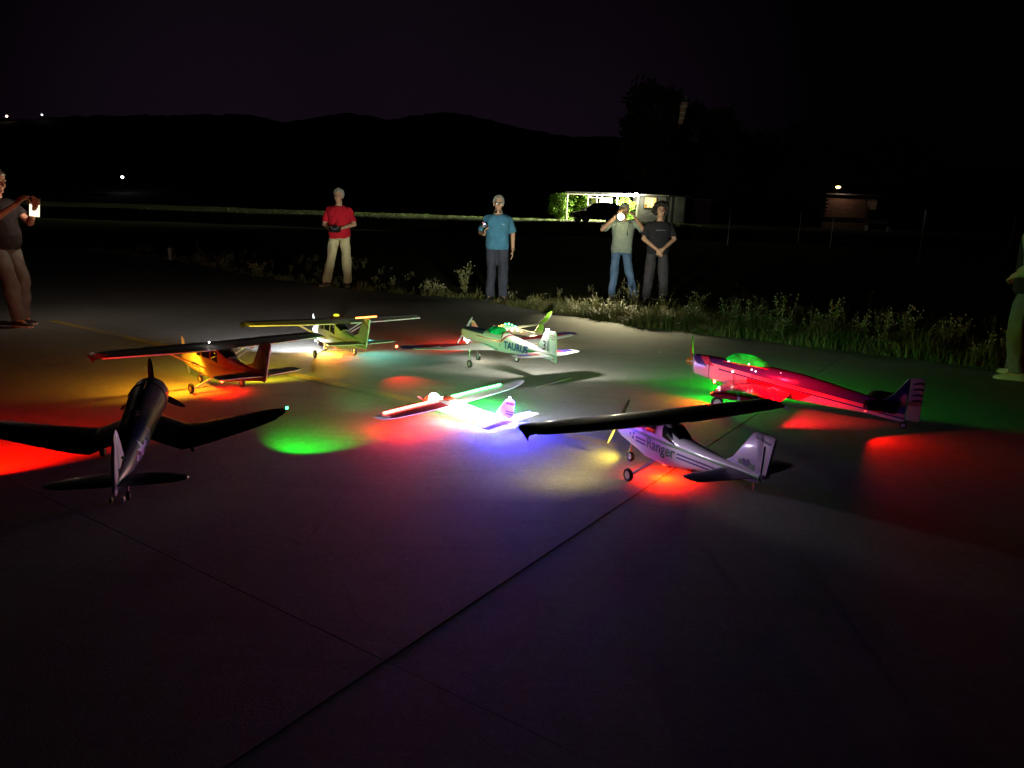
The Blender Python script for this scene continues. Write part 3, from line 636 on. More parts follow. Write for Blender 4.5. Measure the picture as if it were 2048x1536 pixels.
# ------------------------------------------------------------------ foam gliders with led strips
def strip_mb(pts, w, h):
    mb = MB(); pts = [Vector(p) for p in pts]; rings = []
    for i, p in enumerate(pts):
        d = (pts[min(i+1, len(pts)-1)]-pts[max(0, i-1)]).normalized(); s = d.cross(Vector((0, 0, 1))).normalized()*w/2; u = Vector((0, 0, h))
        rings.append([p-s, p+s, p+s+u, p-s+u])
    return mb.loft(rings)
def foam_glider(label, loc, head, k, lit):
    t = thing('model_airplane', label, 'model airplane', loc, R(head), GPLANE)
    sc = lambda q: tuple(x*k for x in q)
    z0 = lit['z0']
    fus = Fus([(.235*k, z0+.085*k, .012*k, .012*k, 2), (.22*k, z0+.088*k, .026*k, .028*k, 2.2), (.16*k, z0+.092*k, .040*k, .044*k, 2.5), (.05*k, z0+.090*k, .046*k, .054*k, 2.8), (-.10*k, z0+.086*k, .042*k, .048*k, 2.8), (-.30*k, z0+.082*k, .026*k, .032*k, 2.5), (-.50*k, z0+.082*k, .015*k, .022*k, 2.4), (-.575*k, z0+.082*k, .008*k, .016*k, 2.2)])
    fo = fus.mb(n=26).build('fuselage', lit['body'], t)
    W = Surf(mirror([(0, .075*k, .165*k, z0+.122*k, .11, 0), (.30*k, .072*k, .16*k, z0+.124*k, .11, 0), (.60*k, .050*k, .135*k, z0+.132*k, .10, 0), (.70*k, .022*k, .105*k, z0+(.145+lit['flip'])*k, .09, 0), (.748*k, -.015*k, .07*k, z0+(.160+2*lit['flip'])*k, .08, 0), (.766*k, -.045*k, .03*k, z0+(.168+2.4*lit['flip'])*k, .07, 0)]))
    wo = W.mb(n=60).build('wing', lit['wing'], t)
    for s in (1, -1):
        W.mb(*sorted((s*.26*k, s*.62*k)), n=10, f0=.76, f1=1.02, grow=.0016).build('aileron', lit['ctl'][0 if s > 0 else 1], wo)
        mb = MB(); mb.tube([W.pt(s*y*k, 1.0, False) for y in np.linspace(.06, .755, 16)], .0035*k, 6); mb.build('trailing_edge', M['foamwhite'], wo)
        if lit['strips']: 
            pts = [W.pt(s*y*k, .16, True, .004) for y in np.linspace(.07, .60, 14)]
            strip_mb(pts, .012, .006).build('led_strip', lit['strips'][0 if s > 0 else 1], wo)
    S = Surf(mirror([(0, -.475*k, .11*k, z0+.090*k, .07, 0), (.22*k, -.495*k, .085*k, z0+.090*k, .07, 0), (.265*k, -.51*k, .065*k, z0+.090*k, .06, 0), (.278*k, -.54*k, .03*k, z0+.090*k, .05, 0)]))
    so = S.mb(n=24).build('stabilizer', lit['stab'], t)
    if lit['strips']: strip_mb([S.pt(y, .30, True, .003) for y in np.linspace(-.24, .26, 14)], .014, .006).build('led_strip', lit['strips'][2], so)
    f = fin_mb(smooth_poly([(-.40*k, z0+.095*k), (-.485*k, z0+.212*k), (-.50*k, z0+.232*k), (-.555*k, z0+.236*k), (-.572*k, z0+.222*k), (-.558*k, z0+.095*k)], 1), .012).build('fin', lit['fin'], t)
    propeller(t, (.245*k, 0, z0+.085*k), (R(60), R(240)), .09*k, .016, M['prop_grey'], (.014*k, .03*k), lit.get('spin', M['orange_plastic']))
    return t, fus, W, fo, wo, so, f
REDS = emis('red_led_strip', (1, .07, .05), 22); GRNS = emis('green_led_strip', (.05, 1, .12), 18); BLUS = emis('blue_led_strip', (.06, .05, 1), 16)
wingF = paint('glider_wing', (.55, .55, .52), [((.35, .02, .03), [(0, 1, 0, .10), (0, -1, 0, -.60), (-1, 0, 0, .00)])], .5, absy=False)
ctlL = paint('glider_ctl_red', (.45, .06, .08), [], .5); ctlR = paint('glider_ctl_pale', (.55, .6, .5), [], .5)
tF, fF, WF, foF, woF, soF, finF = foam_glider('small foam plane outlined in red, green, blue and white led strips at the centre', (-.432, 5.051, 0), 142.6, 1.0, dict(z0=0.0, flip=0.0, body=paint('lit_foam_body', (.8, .8, .78), [], .5, 0, emit=((1, .97, .86), 1.5)), wing=wingF, ctl=(ctlL, ctlR), strips=(REDS, GRNS, BLUS), stab=paint('glider_stab', (.5, .4, .6), [], .5), fin=paint('glider_fin', (.72, .74, .78), [((.25, .06, .3), [(0, 0, 1, .196), (0, 0, -1, -.212), (-1, 0, 0, .505)]), ((.15, .06, .35), [(0, 0, 1, .128), (0, 0, -1, -.136), (-1, 0, 0, .50)]), ((.15, .06, .35), [(0, 0, 1, .145), (0, 0, -1, -.152), (-1, 0, 0, .50)])], .5)))
for s, nm in ((1, 'left'), (-1, 'right')):
    strip_mb([(x, s*(fF.side(x, .088)+.004), .084) for x in np.linspace(.06, -.44, 14)], .006, .012).build('led_strip', emis('white_led_strip', (1, .97, .85), 13), foF)
for k, y in enumerate((.16, .34, .52)):   # the downward glow of the strips' leds along the wings
    lamp(woF, (WF.pt(y, .0, True)[0]+.03, y, .08), (1, .002, .0), 2.0, .03); lamp(woF, (WF.pt(y, 1.0, True)[0]-.02, y, .06), (1, .03, .0), .9, .03)
    lamp(woF, (WF.pt(-y, .0, True)[0]+.03, -y, .10), (.0, 1, .09), 1.1, .03); lamp(woF, (WF.pt(-y, 1.0, True)[0]-.02, -y, .06), (.02, 1, .30), .5, .03)
for y in (-.18, .05, .2): lamp(soF, (-.50+.04, y, .07), (.03, .02, 1), 1.2, .03); lamp(soF, (-.61, y, .06), (.02, .03, 1), 1.9, .03)
lamp(foF, (-.16, .10, .17), (1, .93, .80), .55, .05); lamp(foF, (-.16, .07, .13), (1, .97, .84), 20, .03, spot=50, aim=(-.02, 1, .34), blend=.6); lamp(foF, (-.16, -.10, .17), (1, .95, .85), .5, .05); lamp(finF, (-.62, .02, .21), (.07, .03, 1), 5.5, .03); lamp(woF, (.10, -.30, .17), (.04, 1, .22), 5, .03, spot=120, aim=(.55, -.72, .2), blend=.8)
led(finF, 'added_fin_light', (-.53, 0, .243), (1, .97, .9), .006, 20, 11, (.02, -.02, .075), spot=160, aim=(.607, -.794, -.45), blend=.4, lcol=(1, .95, .86), radius=.05)  # bulb and spot added to brighten the ground behind this plane
mb = MB(); mb.ell((.155, .0, .125), (.042, .036, .034)); mb.build('nose_canopy', emis('lit_white_canopy', (1, .93, .80), 3), foF)
mb = MB(); mb.ell((.195, 0, .095), (.045, .037, .036)); mb.build('nose_cap', emis('red_lit_nose', (1, .10, .03), .8, (.5, .1, .05)), foF)
mb = MB(); mb.ell((.01, 0, .140), (.05, .04, .02)); mb.build('wing_saddle', mat('orange_saddle', (.6, .12, .05), .5), foF)

wingE = paint('rear_glider_wing', (.60, .62, .55), [((.07, .08, .10), [(0, -1, 0, .08), (0, 1, 0, -.44), (1, 0, 0, -.01)]), ((.25, .6, .05), [(0, -1, 0, .50), (-1, 0, 0, .0)])], .45, absy=False)
tE, fE, WE, foE, woE, soE, finE = foam_glider('small pale glider wound with green and orange fairy lights behind the plane numbered 31', (-.04, 8.35, 0), 138, .86, dict(z0=.075, flip=.05, body=paint('rear_glider_body', (.75, .72, .6), [], .5), wing=wingE, ctl=(M['foamwhite'], paint('rear_ctl', (.5, .55, .48), [], .5)), strips=None, stab=M['foamwhite'], fin=paint('rear_fin', (.45, .55, .2), [((.2, .6, .04), [(0, 0, 1, .20)])], .5), spin=M['orange_plastic']))
mb = MB(); mb.tube([(.03, .0, .11), (.05, .05, .01)], .004, 6); mb.build('stand_wire', M['wire'], tE)
mb = MB(); mb.tube([(-.3, 0, .12), (-.32, -.03, .005)], .004, 6); mb.tube([(.03, .0, .11), (.05, -.06, .005)], .004, 6); mb.build('stand_wire', M['wire'], tE)
fl = [((.16, .03, .175), 'o'), ((.11, .03, .19), 'o'), ((.05, .035, .215), 'g'), ((.0, .03, .222), 'c'), ((-.05, .03, .215), 'g'), ((-.09, .02, .20), 'c'), ((.02, .045, .165), 'w'), ((-.06, .04, .16), 'w'), ((-.19, .035, .165), 'o'), ((-.14, .035, .17), 'w'), ((.13, -.02, .185), 'o')]
FC = {'o': (1, .28, .05), 'g': (.0, 1, .18), 'c': (.05, 1, .55), 'w': (1, .9, .55)}
for p, c in fl: led(tE, 'fairy_light', p, FC[c], .011, 5)
lamp(foE, (-.08, .08, .30), (1, .92, .62), .4, .04); lamp(foE, (-.25, -.10, .22), (1, .85, .45), 2.4, .04)
led(woE, 'wing_light', (.02, .52, .18), (1, .05, .02), .008, 12, 22.0, (.02, .0, -.02), spot=150, aim=(.6, .3, -.5), blend=.6, lcol=(1, .006, .004))

# ------------------------------------------------------------------ gull-winged warbird
tA = thing('model_airplane', 'dark navy gull-winged warbird with star insignia, nearest the camera at left', 'model airplane', (-1.818, 3.267, 0), R(108.1), GPLANE)
fA = Fus([(1.075, .307, .086, .088, 2.1), (1.04, .306, .098, .100, 2.1), (.93, .300, .102, .105, 2.1), (.90, .298, .098, .103, 2.1), (.75, .280, .092, .100, 2.1), (.55, .252, .082, .092, 2.1), (.36, .225, .078, .086, 2.2), (.20, .200, .063, .070, 2.2), (.05, .172, .042, .051, 2.1), (-.06, .150, .018, .030, 2.1), (-.12, .140, .006, .014, 2.1)])
fAo = fA.mb(n=46).build('fuselage', mat('lit_navy', (.085, .088, .092), .36, coat=.2, var=.35), tA)  # paler than the wing's navy: light on the flank put into the colour
mb = MB(); mb.tube([fA.ring(.905, 40, .001)[i] for i in range(40)]+[fA.ring(.905, 40, .001)[0]], .0028, 5); mb.build('cowl_seam', M['black'], fAo)
wA = Surf(mirror([(0, .83, .36, .235, .14, .09), (.07, .83, .36, .222, .14, .09), (.22, .82, .365, .165, .13, .09), (.30, .81, .35, .172, .13, .08), (.45, .78, .31, .205, .12, .07), (.62, .735, .25, .248, .11, .06), (.70, .705, .195, .268, .10, .06), (.74, .675, .13, .277, .09, .05), (.757, .64, .06, .281, .08, .05)]))
wAo = wA.mb(n=70).build('wing', M['navy'], tA)
for s in (1, -1):
    wA.mb(*sorted((s*.44, s*.71)), n=12, f0=.76, f1=1.01, grow=.0016).build('aileron', mat('navy_ctl', (.018, .021, .04), .45), wAo)
    wA.mb(*sorted((s*.10, s*.42)), n=10, f0=.80, f1=1.01, grow=.0016).build('flap', M['navy'], wAo)
    mb = MB(); mb.tube([(.78, s*.235, .15), (.83, s*.235, .035)], .007, 8); mb.build('landing_gear_leg', M['wire'], tA); wheel(tA, (.83, s*.235, .035), .035, .026)
sA = Surf(mirror([(0, .085, .19, .150, .08, .03), (.14, .06, .165, .150, .08, .03), (.24, .025, .125, .150, .07, .03), (.285, -.005, .08, .150, .06, .03), (.302, -.035, .03, .150, .05, .03)]))
sAo = sA.mb(n=36).build('stabilizer', M['navy'], tA)
for s in (1, -1): sA.mb(*sorted((s*.025, s*.275)), n=10, f0=.60, f1=1.01, grow=.0014).build('elevator', mat('navy_elev', (.02, .022, .04), .5), sAo)
mb = MB(); mb.ell((-.055, -.295, .150), (.018, .008, .008)); mb.build('stabilizer_tip', mat('pale_tip', (.4, .38, .36), .5), sAo)
greyfin = mat('grey_rudder', (.34, .30, .32), .5, var=.25)
finA = fin_mb(smooth_poly([(.17, .205), (.10, .225), (.02, .34), (-.01, .385), (-.035, .392), (-.045, .36), (-.035, .175)], 1), .016).build('fin', greyfin, tA)
rudA = fin_mb(smooth_poly([(-.038, .388), (-.075, .36), (-.13, .25), (-.15, .16), (-.145, .115), (-.11, .10), (-.055, .15)], 1), .014).build('rudder', greyfin, tA)
mb = MB(); mb.box((.03, -.014, .24), (.03, .012, .006), bev=.002); mb.build('rudder_horn', M['black'], rudA)
propeller(tA, (1.095, 0, .307), (0, R(120), R(240)), .205, .040, M['prop_black'], (.03, .06), M['black'])
# canopy, glazing and mast
glassA = mat('grey_green_canopy', (.34, .33, .28), .15, coat=.5)
cA = canopy(tA, .66, .38, .285, .055, .045, fA, glassA, peak=.45)
for xx in (.60, .53, .46):
    mb = MB(); mb.tube([(xx, .040*math.cos(PI*j/10), .300+.046*math.sin(PI*j/10)) for j in range(11)], .0025, 5); mb.build('canopy_frame', M['navy'], cA)
mb = MB(); mb.tube([(.80, .0, .385), (.93, 0, .408)], .0028, 6); mb.build('spine_strip', mat('pale_strip', (.45, .42, .42), .4), tA)
def flank(parent, poly, fus, side, m, name):
    """a flat marking on the flank, poly=(x,z); follows the fuselage"""
    bm = bmesh.new(); vs = [bm.verts.new((p[0], p[1], 0)) for p in poly]; bm.faces.new(vs); bmesh.ops.triangulate(bm, faces=bm.faces)
    bmesh.ops.subdivide_edges(bm, edges=bm.edges, cuts=3)
    for v in bm.verts: v.co = Vector((v.co.x, side*fus.side(v.co.x, v.co.y, .003), v.co.y))
    me = bpy.data.meshes.new(name); bm.to_mesh(me); bm.free(); me.materials.append(m); return link(name, me, parent)
def star(cx, cz, r, rot=0, ky=1.0): return [(cx+(r if i % 2 == 0 else r*.40)*math.sin(PI*i/5+rot), cz+(r if i % 2 == 0 else r*.40)*math.cos(PI*i/5+rot)*ky) for i in range(10)]
for s in (1, -1):
    flank(fAo, star(.225, .212, .060, 0, .95), fA, s, M['star'], 'star_insignia')
    flank(fAo, [(.310, .232), (.282, .252), (.262, .226), (.290, .208)], fA, s, M['star'], 'insignia_bar')
    flank(fAo, [(.175, .198), (.147, .214), (.125, .190), (.153, .174)], fA, s, M['star'], 'insignia_bar')
    flank(fAo, [(.345, .25), (.352, .252), (.335, .195), (.328, .195)], fA, s, M['star'], 'flank_mark')
    flank(fAo, [(.395, .285), (.375, .268), (.395, .262), (.378, .246), (.402, .262)], fA, s, M['star'], 'flank_mark')
for s in (.017, -.028):
    mb = MB(); mb.ell((-.12 if s < 0 else -.135, s, .092 if s > 0 else .088), (.012, .010, .016)); mb.build('tail_light', mat('tail_lamp_glass', (.55, .5, .48), .2), tA)
mb = MB(); mb.tube([(.13, 0, .135), (.11, -.01, .06), (.10, -.01, .024)], .005, 6); mb.build('tail_wheel_leg', M['wire'], tA); wheel(tA, (.10, -.012, .022), .022, .016, M['hub'])
led(tA, 'wing_tip_light', (.655, -.765, .284), (.02, 1, .25), .008, 12, 9.5, (-.012, -.02, -.016), spot=92, aim=(.26, -.13, -.27), blend=.7, lcol=(0, 1, .02))
lamp(tA, (.66, -.775, .30), (.03, 1, .12), 48, .012, spot=48, aim=(.898, -.441, .10), blend=.6)
led(tA, 'wing_tip_light', (.655, .765, .284), (1, .05, .02), .008, 12, 40, (.0, .016, -.010), spot=135, aim=(.55, .05, -.45), blend=.5, lcol=(1, .003, .0))

# ------------------------------------------------------------------ red aerobatic plane
tH = thing('model_airplane', 'long red and white aerobatic plane with green-lit canopy and orange spinner at right', 'model airplane', (2.82, 5.211, 0), R(153.3), GPLANE)
fH = Fus([(1.515, .305, .052, .060, 2.3), (1.50, .300, .070, .080, 2.4), (1.40, .285, .082, .090, 2.6), (1.20, .262, .086, .102, 2.8), (.95, .238, .084, .108, 3), (.70, .212, .074, .104, 3), (.45, .178, .056, .086, 2.8), (.20, .142, .036, .064, 2.6), (.02, .112, .018, .062, 2.4), (-.03, .110, .008, .058, 2.3)])
PK = (.72, .55, .56); HR = (.62, .02, .05); PU = (.06, .04, .20)
bodyH = paint('aerobat_body', PK, [
    (PU, [(-.163, 0, 1, .120), (-1, 0, 0, -1.36)]), (PU, [(-.163, 0, 1, .074), (.163, 0, -1, -.086), (-1, 0, 0, -1.30)]),
    (PU, [(-1, 0, .9, -1.19), (1, 0, -.9, 1.12), (-.163, 0, 1, .074)]), ((.65, .10, .18), [(-1, 0, .9, -1.12), (1, 0, -.9, 1.06), (-.163, 0, 1, .090)]), (PU, [(-1, 0, .9, -1.06), (-.163, 0, 1, .112)]),
    ((.66, .25, .30), [(-.163, 0, 1, .090), (.163, 0, -1, -.112), (-1, 0, 0, -1.05)]),
    (HR, [(.163, 0, -1, -.074), (-1, 0, 0, -1.08), (.62, 0, 1, .545)]),
    ((.52, .52, .50), [(1, 0, 0, 1.09), (-1, 0, 0, -1.17), (.163, 0, -1, -.074)])], .25, .45)
fHo = fH.mb(n=46).build('fuselage', bodyH, tH)
mb = MB(); rg = fH.ring(1.375, 28, .0012); mb.tube(rg+[rg[0]], .0022, 5); mb.build('cowl_seam', M['black'], fHo)
wH = Surf(mirror([(0, 1.25, .50, .185, .13, 0), (.09, 1.245, .50, .186, .13, 0), (.30, 1.25, .49, .186, .12, 0), (.50, 1.255, .475, .186, .11, 0), (.565, 1.255, .45, .186, .10, 0), (.59, 1.24, .40, .186, .07, 0)]))
wingH = paint('aerobat_wing', (.55, .015, .03), [((.75, .7, .66), [(1, .45, 0, 1.30), (-1, -.45, 0, -1.318)]), ((.75, .7, .66), [(1, .55, 0, 1.245), (-1, -.55, 0, -1.262), (0, 1, 0, .2)]), ((.5, .45, .15), [(1, .8, 0, 1.28), (-1, -.8, 0, -1.30), (0, 1, 0, .25)])], .12, .8)
wHo = wH.mb(n=44).build('wing', wingH, tH)
for s in (1, -1):
    wH.mb(*sorted((s*.20, s*.56)), n=10, f0=.78, f1=1.02, grow=.002).build('aileron', mat('red_aileron', (.6, .015, .03), .25, coat=.5), wHo)
    mb = MB(); mb.tube([(.90, s*.24, .215), (.86, s*.24, .232), (.82, s*.24, .213)], .0045, 6); mb.build('aileron_horn', M['white'], wHo)
    mb = MB(); mb.tube([(1.22, s*.06, .17), (1.245, s*.15, .10), (1.26, s*.20, .055)], .009, 8); mb.build('landing_gear_leg', M['white'], tH)
    wheel(tH, (1.26, s*.21, .05), .05, .03)
sH = Surf(mirror([(0, .235, .225, .182, .07, 0), (.22, .225, .205, .182, .07, 0), (.36, .21, .175, .182, .06, 0), (.38, .18, .11, .182, .05, 0)]))
sHo = sH.mb(n=26).build('stabilizer', mat('dark_stabilizer', (.02, .015, .025), .35), tH)
for s in (1, -1): sH.mb(*sorted((s*.03, s*.365)), n=8, f0=.60, f1=1.02, grow=.0016).build('elevator', mat('dark_elevator', (.022, .016, .028), .4), sHo)
finH = fin_mb([(.15, .165), (.06, .245), (-.022, .372), (-.035, .372), (-.035, .12), (.02, .14)], .02).build('fin', mat('navy_fin', (.02, .02, .07), .3), tH)
rudH = fin_mb([(-.038, .372), (-.10, .386), (-.125, .372), (-.13, .075), (-.11, .062), (-.038, .07)], .018).build('rudder', mat('tan_rudder', (.45, .38, .26), .45), tH)
for s in (1, -1):
    for k in range(4):
        z0 = .345-k*.042
        MB().prism([(-.05, z0-.012), (-.075, z0+.004), (-.105, z0+.010), (-.128, z0+.006), (-.128, z0-.012), (-.10, z0-.008), (-.07, z0-.014)], 'y', s*.0095, s*.0108).build('rudder_stripe', M['black_letter'], rudH)
    MB().prism(smooth_poly([(-.028, .26), (.0, .25), (.012, .22), (.004, .185), (-.03, .17)], 1), 'y', s*.0105, s*.0118).build('fin_disc', mat('peach_disc', (.6, .32, .2), .4), finH)
mb = MB(); mb.box((.24, .052, .155), (.012, .02, .06), bev=.003); mb.build('control_horn', M['black'], tH)
mb = MB(); mb.tube([(.02, 0, .06), (-.02, 0, .03)], .005, 6); mb.build('tail_wheel_leg', M['wire'], tH); wheel(tH, (-.03, 0, .024), .024, .018)
propeller(tH, (1.535, 0, .315), (R(14), R(194)), .235, .030, M['wood'], (.034, .062), M['orange_plastic'])
cH = canopy(tH, 1.30, .90, .322, .098, .064, fH, glow_canopy('green_lit_canopy_large', (.0, 1.0, .05), .40), peak=.36)
mb = MB(); mb.tube([(x, s*.062, fH.top(x, .06)+.002) for s, x in [(1, q) for q in np.linspace(1.28, .93, 12)]], .0035, 5); mb.build('canopy_frame', mat('red_frame', (.5, .08, .08), .35), cH)
for p, c, nm in (((1.235, .050, .352), (.3, 1, .6), 'canopy_light'), ((1.08, .052, .352), (.4, 1, .7), 'canopy_light')): led(cH, nm, p, c, .009, 3)
for p in ((1.05, .083, .318), (1.02, .084, .308)): led(fHo, 'cockpit_light', p, (1, .93, .9), .007, 1.2)
led(fHo, 'flank_light', (1.19, .092, .285), (1, .75, .65), .009, 1.6); led(wHo, 'wing_light', (1.215, .44, .222), (1, .7, .6), .009, 1.6)
mb = MB(); mb.tube([(1.19, .09, .28), (1.175, .092, .235), (1.17, .094, .20)], .003, 6); mb.build('exhaust_pipe', mat('dark_pipe', (.15, .02, .02), .4), tH)
mb = MB(); mb.tube([(1.36, .04, .20), (1.33, .05, .165), (1.29, .05, .16), (1.26, .05, .19)], .005, 6); mb.build('exhaust_loop', mat('brass_pipe', (.4, .25, .1), .3, .8), tH)
led(fHo, 'deck_light', (.84, .055, .31), (1, .95, .9), .008, .6)
# red light washes the flank and wing from the tip lamp, green from the far side
led(sHo, 'stabilizer_tip_light', (.225, .385, .178), (1, .02, .01), .005, 6, 5, (-.006, .010, -.026), spot=140, aim=(-1, .40, .04), blend=.30, lcol=(1, .003, .001))
lamp(wHo, (.80, .50, .33), (1, .004, .014), 22, .03, spot=128, aim=(.12, -.8, -.45), blend=.6)
led(wHo, 'wing_tip_light', (1.15, -.60, .21), (.1, 1, .2), .010, 20, 16, (0, -.02, .0), lcol=(.003, 1, .015))
led(tH, 'nose_light', (1.33, -.05, .180), (.1, 1, .2), .008, 20, 3.0, (.03, -.03, -.02), lcol=(.0, 1, .02))
led(tH, 'nose_light', (1.33, .05, .180), (1, .2, .1), .008, 20, 5.5, (.05, .03, -.03), spot=150, aim=(.5, .5, -.5), blend=.6, lcol=(1, .006, .002))
# ------------------------------------------------------------------ people
def remesh(name, mb, voxel, m, parent, smooth=3, folds=0.0, fscale=9.0, seed=0):
    me = bpy.data.meshes.new(name); me.from_pydata(mb.v, [], mb.f)
    bm = bmesh.new(); bm.from_mesh(me); bmesh.ops.recalc_face_normals(bm, faces=bm.faces); bm.to_mesh(me); bm.free()
    o = bpy.data.objects.new(name, me); COL.objects.link(o)
    r = o.modifiers.new('r', 'REMESH'); r.mode = 'VOXEL'; r.voxel_size = voxel
    if smooth: k = o.modifiers.new('s', 'SMOOTH'); k.factor = .5; k.iterations = smooth
    dg = bpy.context.evaluated_depsgraph_get(); m2 = bpy.data.meshes.new_from_object(o.evaluated_get(dg))
    bpy.data.objects.remove(o, do_unlink=True); bpy.data.meshes.remove(me)
    if folds:
        nv = len(m2.vertices); nn = [v.normal.copy() for v in m2.vertices]
        for v, q in zip(m2.vertices, nn):
            p = v.co; a = mnoise.noise((p.x*fscale+seed, p.y*fscale, p.z*fscale*.55+seed)); b = mnoise.noise((p.x*fscale*2.2, p.y*fscale*2.2+seed, p.z*fscale*1.6))
            v.co = p+q*folds*(abs(a)*-1.6+.4+.4*b)
    m2.materials.clear(); m2.materials.append(m); m2.name = name
    m2.polygons.foreach_set('use_smooth', [True]*len(m2.polygons))
    return link(name, m2, parent)
def cloth_mat(name, col, var=.22):
    return mat(name, col, .9, spec=.2, var=var, vscale=7, bump=.25, bscale=260)
def denim(name, c0, c1):
    m, t, b = _new(name); t.links.new(_mix(t, c0, c1, _noise(t, 5, 5, .35, .68)), b.inputs['Base Color']); b.inputs['Roughness'].default_value = .9
    _bump(t, b, _noise(t, 240, 4, 0, 1), .3); return m
SKIN = mat('skin', (.46, .27, .18), .5, var=.14, vscale=20)
SKIN2 = mat('skin_reddened', (.42, .21, .14), .5, var=.14, vscale=20)
GREYHAIR = mat('grey_hair', (.36, .35, .33), .75, var=.45, vscale=60, bump=.6, bscale=150)
DARKHAIR = mat('dark_curly_hair', (.022, .016, .012), .7, var=.5, vscale=60, bump=.8, bscale=120)
EYE = mat('eye', (.03, .025, .02), .15)
def hand(mb, wrist, d, palm, s, curl, thumb):
    """palm and five fingers; d along the hand, palm = direction the palm faces, thumb = side of the thumb"""
    w = Vector(wrist); d = Vector(d).normalized(); palm = Vector(palm); palm = (palm-d*palm.dot(d)).normalized(); th = Vector(thumb); th = (th-d*th.dot(d)-palm*th.dot(palm)).normalized()
    for k, (off, L, L2, r) in enumerate([(.030, .088, .070, .0088), (.010, .092, .078, .0092), (-.010, .088, .072, .0088), (-.029, .080, .056, .0080)]):
        base = w+d*(.012*s)+th*(off*.55*s); kn = w+d*(L*s)+th*(off*s); mb.caps(base, kn, .015*s, .0115*s, 8)
        c1 = curl; q = d*math.cos(c1)+palm*math.sin(c1); mid = kn+q*(L2*.52*s); c2 = curl*2.0; q2 = d*math.cos(c2)+palm*math.sin(c2)
        mb.caps(kn, mid, r*s*1.05, r*s, 8); mb.caps(mid, mid+q2*(L2*.48*s), r*s, r*.85*s, 8)
    tb = w+d*(.025*s)+th*(.022*s); tm = tb+(d*.6+th*.7+palm*.25).normalized()*(.045*s); te = tm+(d*.85+th*.15+palm*.45).normalized()*(.034*s)
    mb.caps(tb, tm, .013*s, .0105*s, 8); mb.caps(tm, te, .0105*s, .0085*s, 8)
def person(label, loc, rz, H, J, C):
    s = H/1.75; t = thing('person', label, 'person', (loc[0], loc[1], loc[2] if len(loc) > 2 else 0), rz, 'people watching from around the apron')
    P = lambda p: Vector(p)*s
    G = dict(neck=(0, .0, 1.455), head=(0, -.022, 1.605), pel=(0, 0, .95), chest=(0, 0, 1.30), yaw=0, nod=0)
    G.update(J); side = (1, -1)
    sh = {1: Vector(G.get('shL', (.182, .005, 1.362))), -1: Vector(G.get('shR', (-.182, .005, 1.362)))}
    el = {1: Vector(G['elL']), -1: Vector(G['elR'])}; wr = {1: Vector(G['wrL']), -1: Vector(G['wrR'])}
    hp = {1: Vector((.092, 0, .90)), -1: Vector((-.092, 0, .90))}; kn = {1: Vector(G['knL']), -1: Vector(G['knR'])}; an = {1: Vector(G['anL']), -1: Vector(G['anR'])}
    toe = {1: Vector(G.get('toeL', (.25, -1, 0))).normalized(), -1: Vector(G.get('toeR', (-.25, -1, 0))).normalized()}
    ch = Vector(G['chest']); nk = Vector(G['neck']); hd = Vector(G['head'])
    # torso spine as elliptical rings
    def torso(mb, grow, z0, z1):
        prof = [(.86, .150, .105), (.93, .168, .118), (1.02, .160, .118), (1.12, .158, .115), (1.22, .170, .115), (1.32, .182, .112), (1.38, .165, .098), (1.425, .105, .076), (1.46, .066, .060)]
        rings = []
        for z, w, dp in prof:
            if z < z0-.01 or z > z1+.01: continue
            f = (z-.95)/(1.30-.95); c = Vector((ch.x*f, ch.y*f, z)) if f > 0 else Vector((0, 0, z))
            bl = C.get('belly', 0)*math.exp(-((z-1.05)/.12)**2)
            ww, dd = (w+grow)*C.get('wide', 1), (dp+grow)+bl*.5
            rings.append([P((c.x+ww*math.copysign(abs(math.cos(a))**.85, math.cos(a)), c.y-bl*.5+dd*math.copysign(abs(math.sin(a))**.85, math.sin(a)), z)) for a in [2*PI*i/24 for i in range(24)]])
        mb.loft(rings)
    # ---- body, one continuous skin surface
    mb = MB(); torso(mb, -.014, .86, 1.46)
    Rz = Matrix.Rotation(G['yaw'], 3, 'Z') @ Matrix.Rotation(G['nod'], 3, 'X')
    h = lambda p: P(hd)+Rz @ (Vector(p)*s)
    mb.caps(P(nk)-Vector((0, 0, .03*s)), h((0, .015, -.05)), .058*s, .052*s)
    mb.ell(h((0, .012, .030)), (.074*s, .094*s, .098*s), Rz); mb.ell(h((0, -.028, -.050)), (.056*s, .062*s, .066*s), Rz)
    mb.ell(h((0, -.072, -.098)), (.026*s, .022*s, .020*s), Rz); mb.caps(h((0, -.082, .012)), h((0, -.106, -.030)), .010*s, .016*s, 8)
    for k in side:
        mb.ell(h((k*.076, .012, -.012)), (.012*s, .022*s, .034*s), Rz); mb.ell(h((k*.034, -.068, .024)), (.026*s, .018*s, .010*s), Rz); mb.ell(h((k*.040, -.064, -.030)), (.020*s, .016*s, .020*s), Rz)
    mb.caps(h((-.018, -.086, -.064)), h((.018, -.086, -.064)), .008*s, .008*s, 8)
    for k in side:
        mb.caps(P(sh[k]), P(el[k]), .044*s, .040*s); mb.caps(P(el[k]), P(wr[k]), .042*s, .027*s)
        mb.caps(P(sh[k]), P((ch.x+k*.08, ch.y, 1.35)), .044*s, .062*s)
        mb.caps(P(hp[k]), P(kn[k]), .078*s, .052*s); mb.caps(P(kn[k]), P(an[k]), .050*s, .036*s); mb.caps(P(an[k]), P(an[k]+toe[k]*.12+Vector((0, 0, -.058))), .028*s, .014*s)
        g = G['handL' if k > 0 else 'handR']; hand(mb, P(wr[k]), g[0], g[1], s, g[2], g[3])
    body = remesh('body', mb, .0062, C.get('skin', SKIN), t, 2)
    for k in side: MB().ell(h((k*.033, -.083, .004)), (.011*s, .007*s, .007*s), Rz, 10).build('eye', EYE, body)
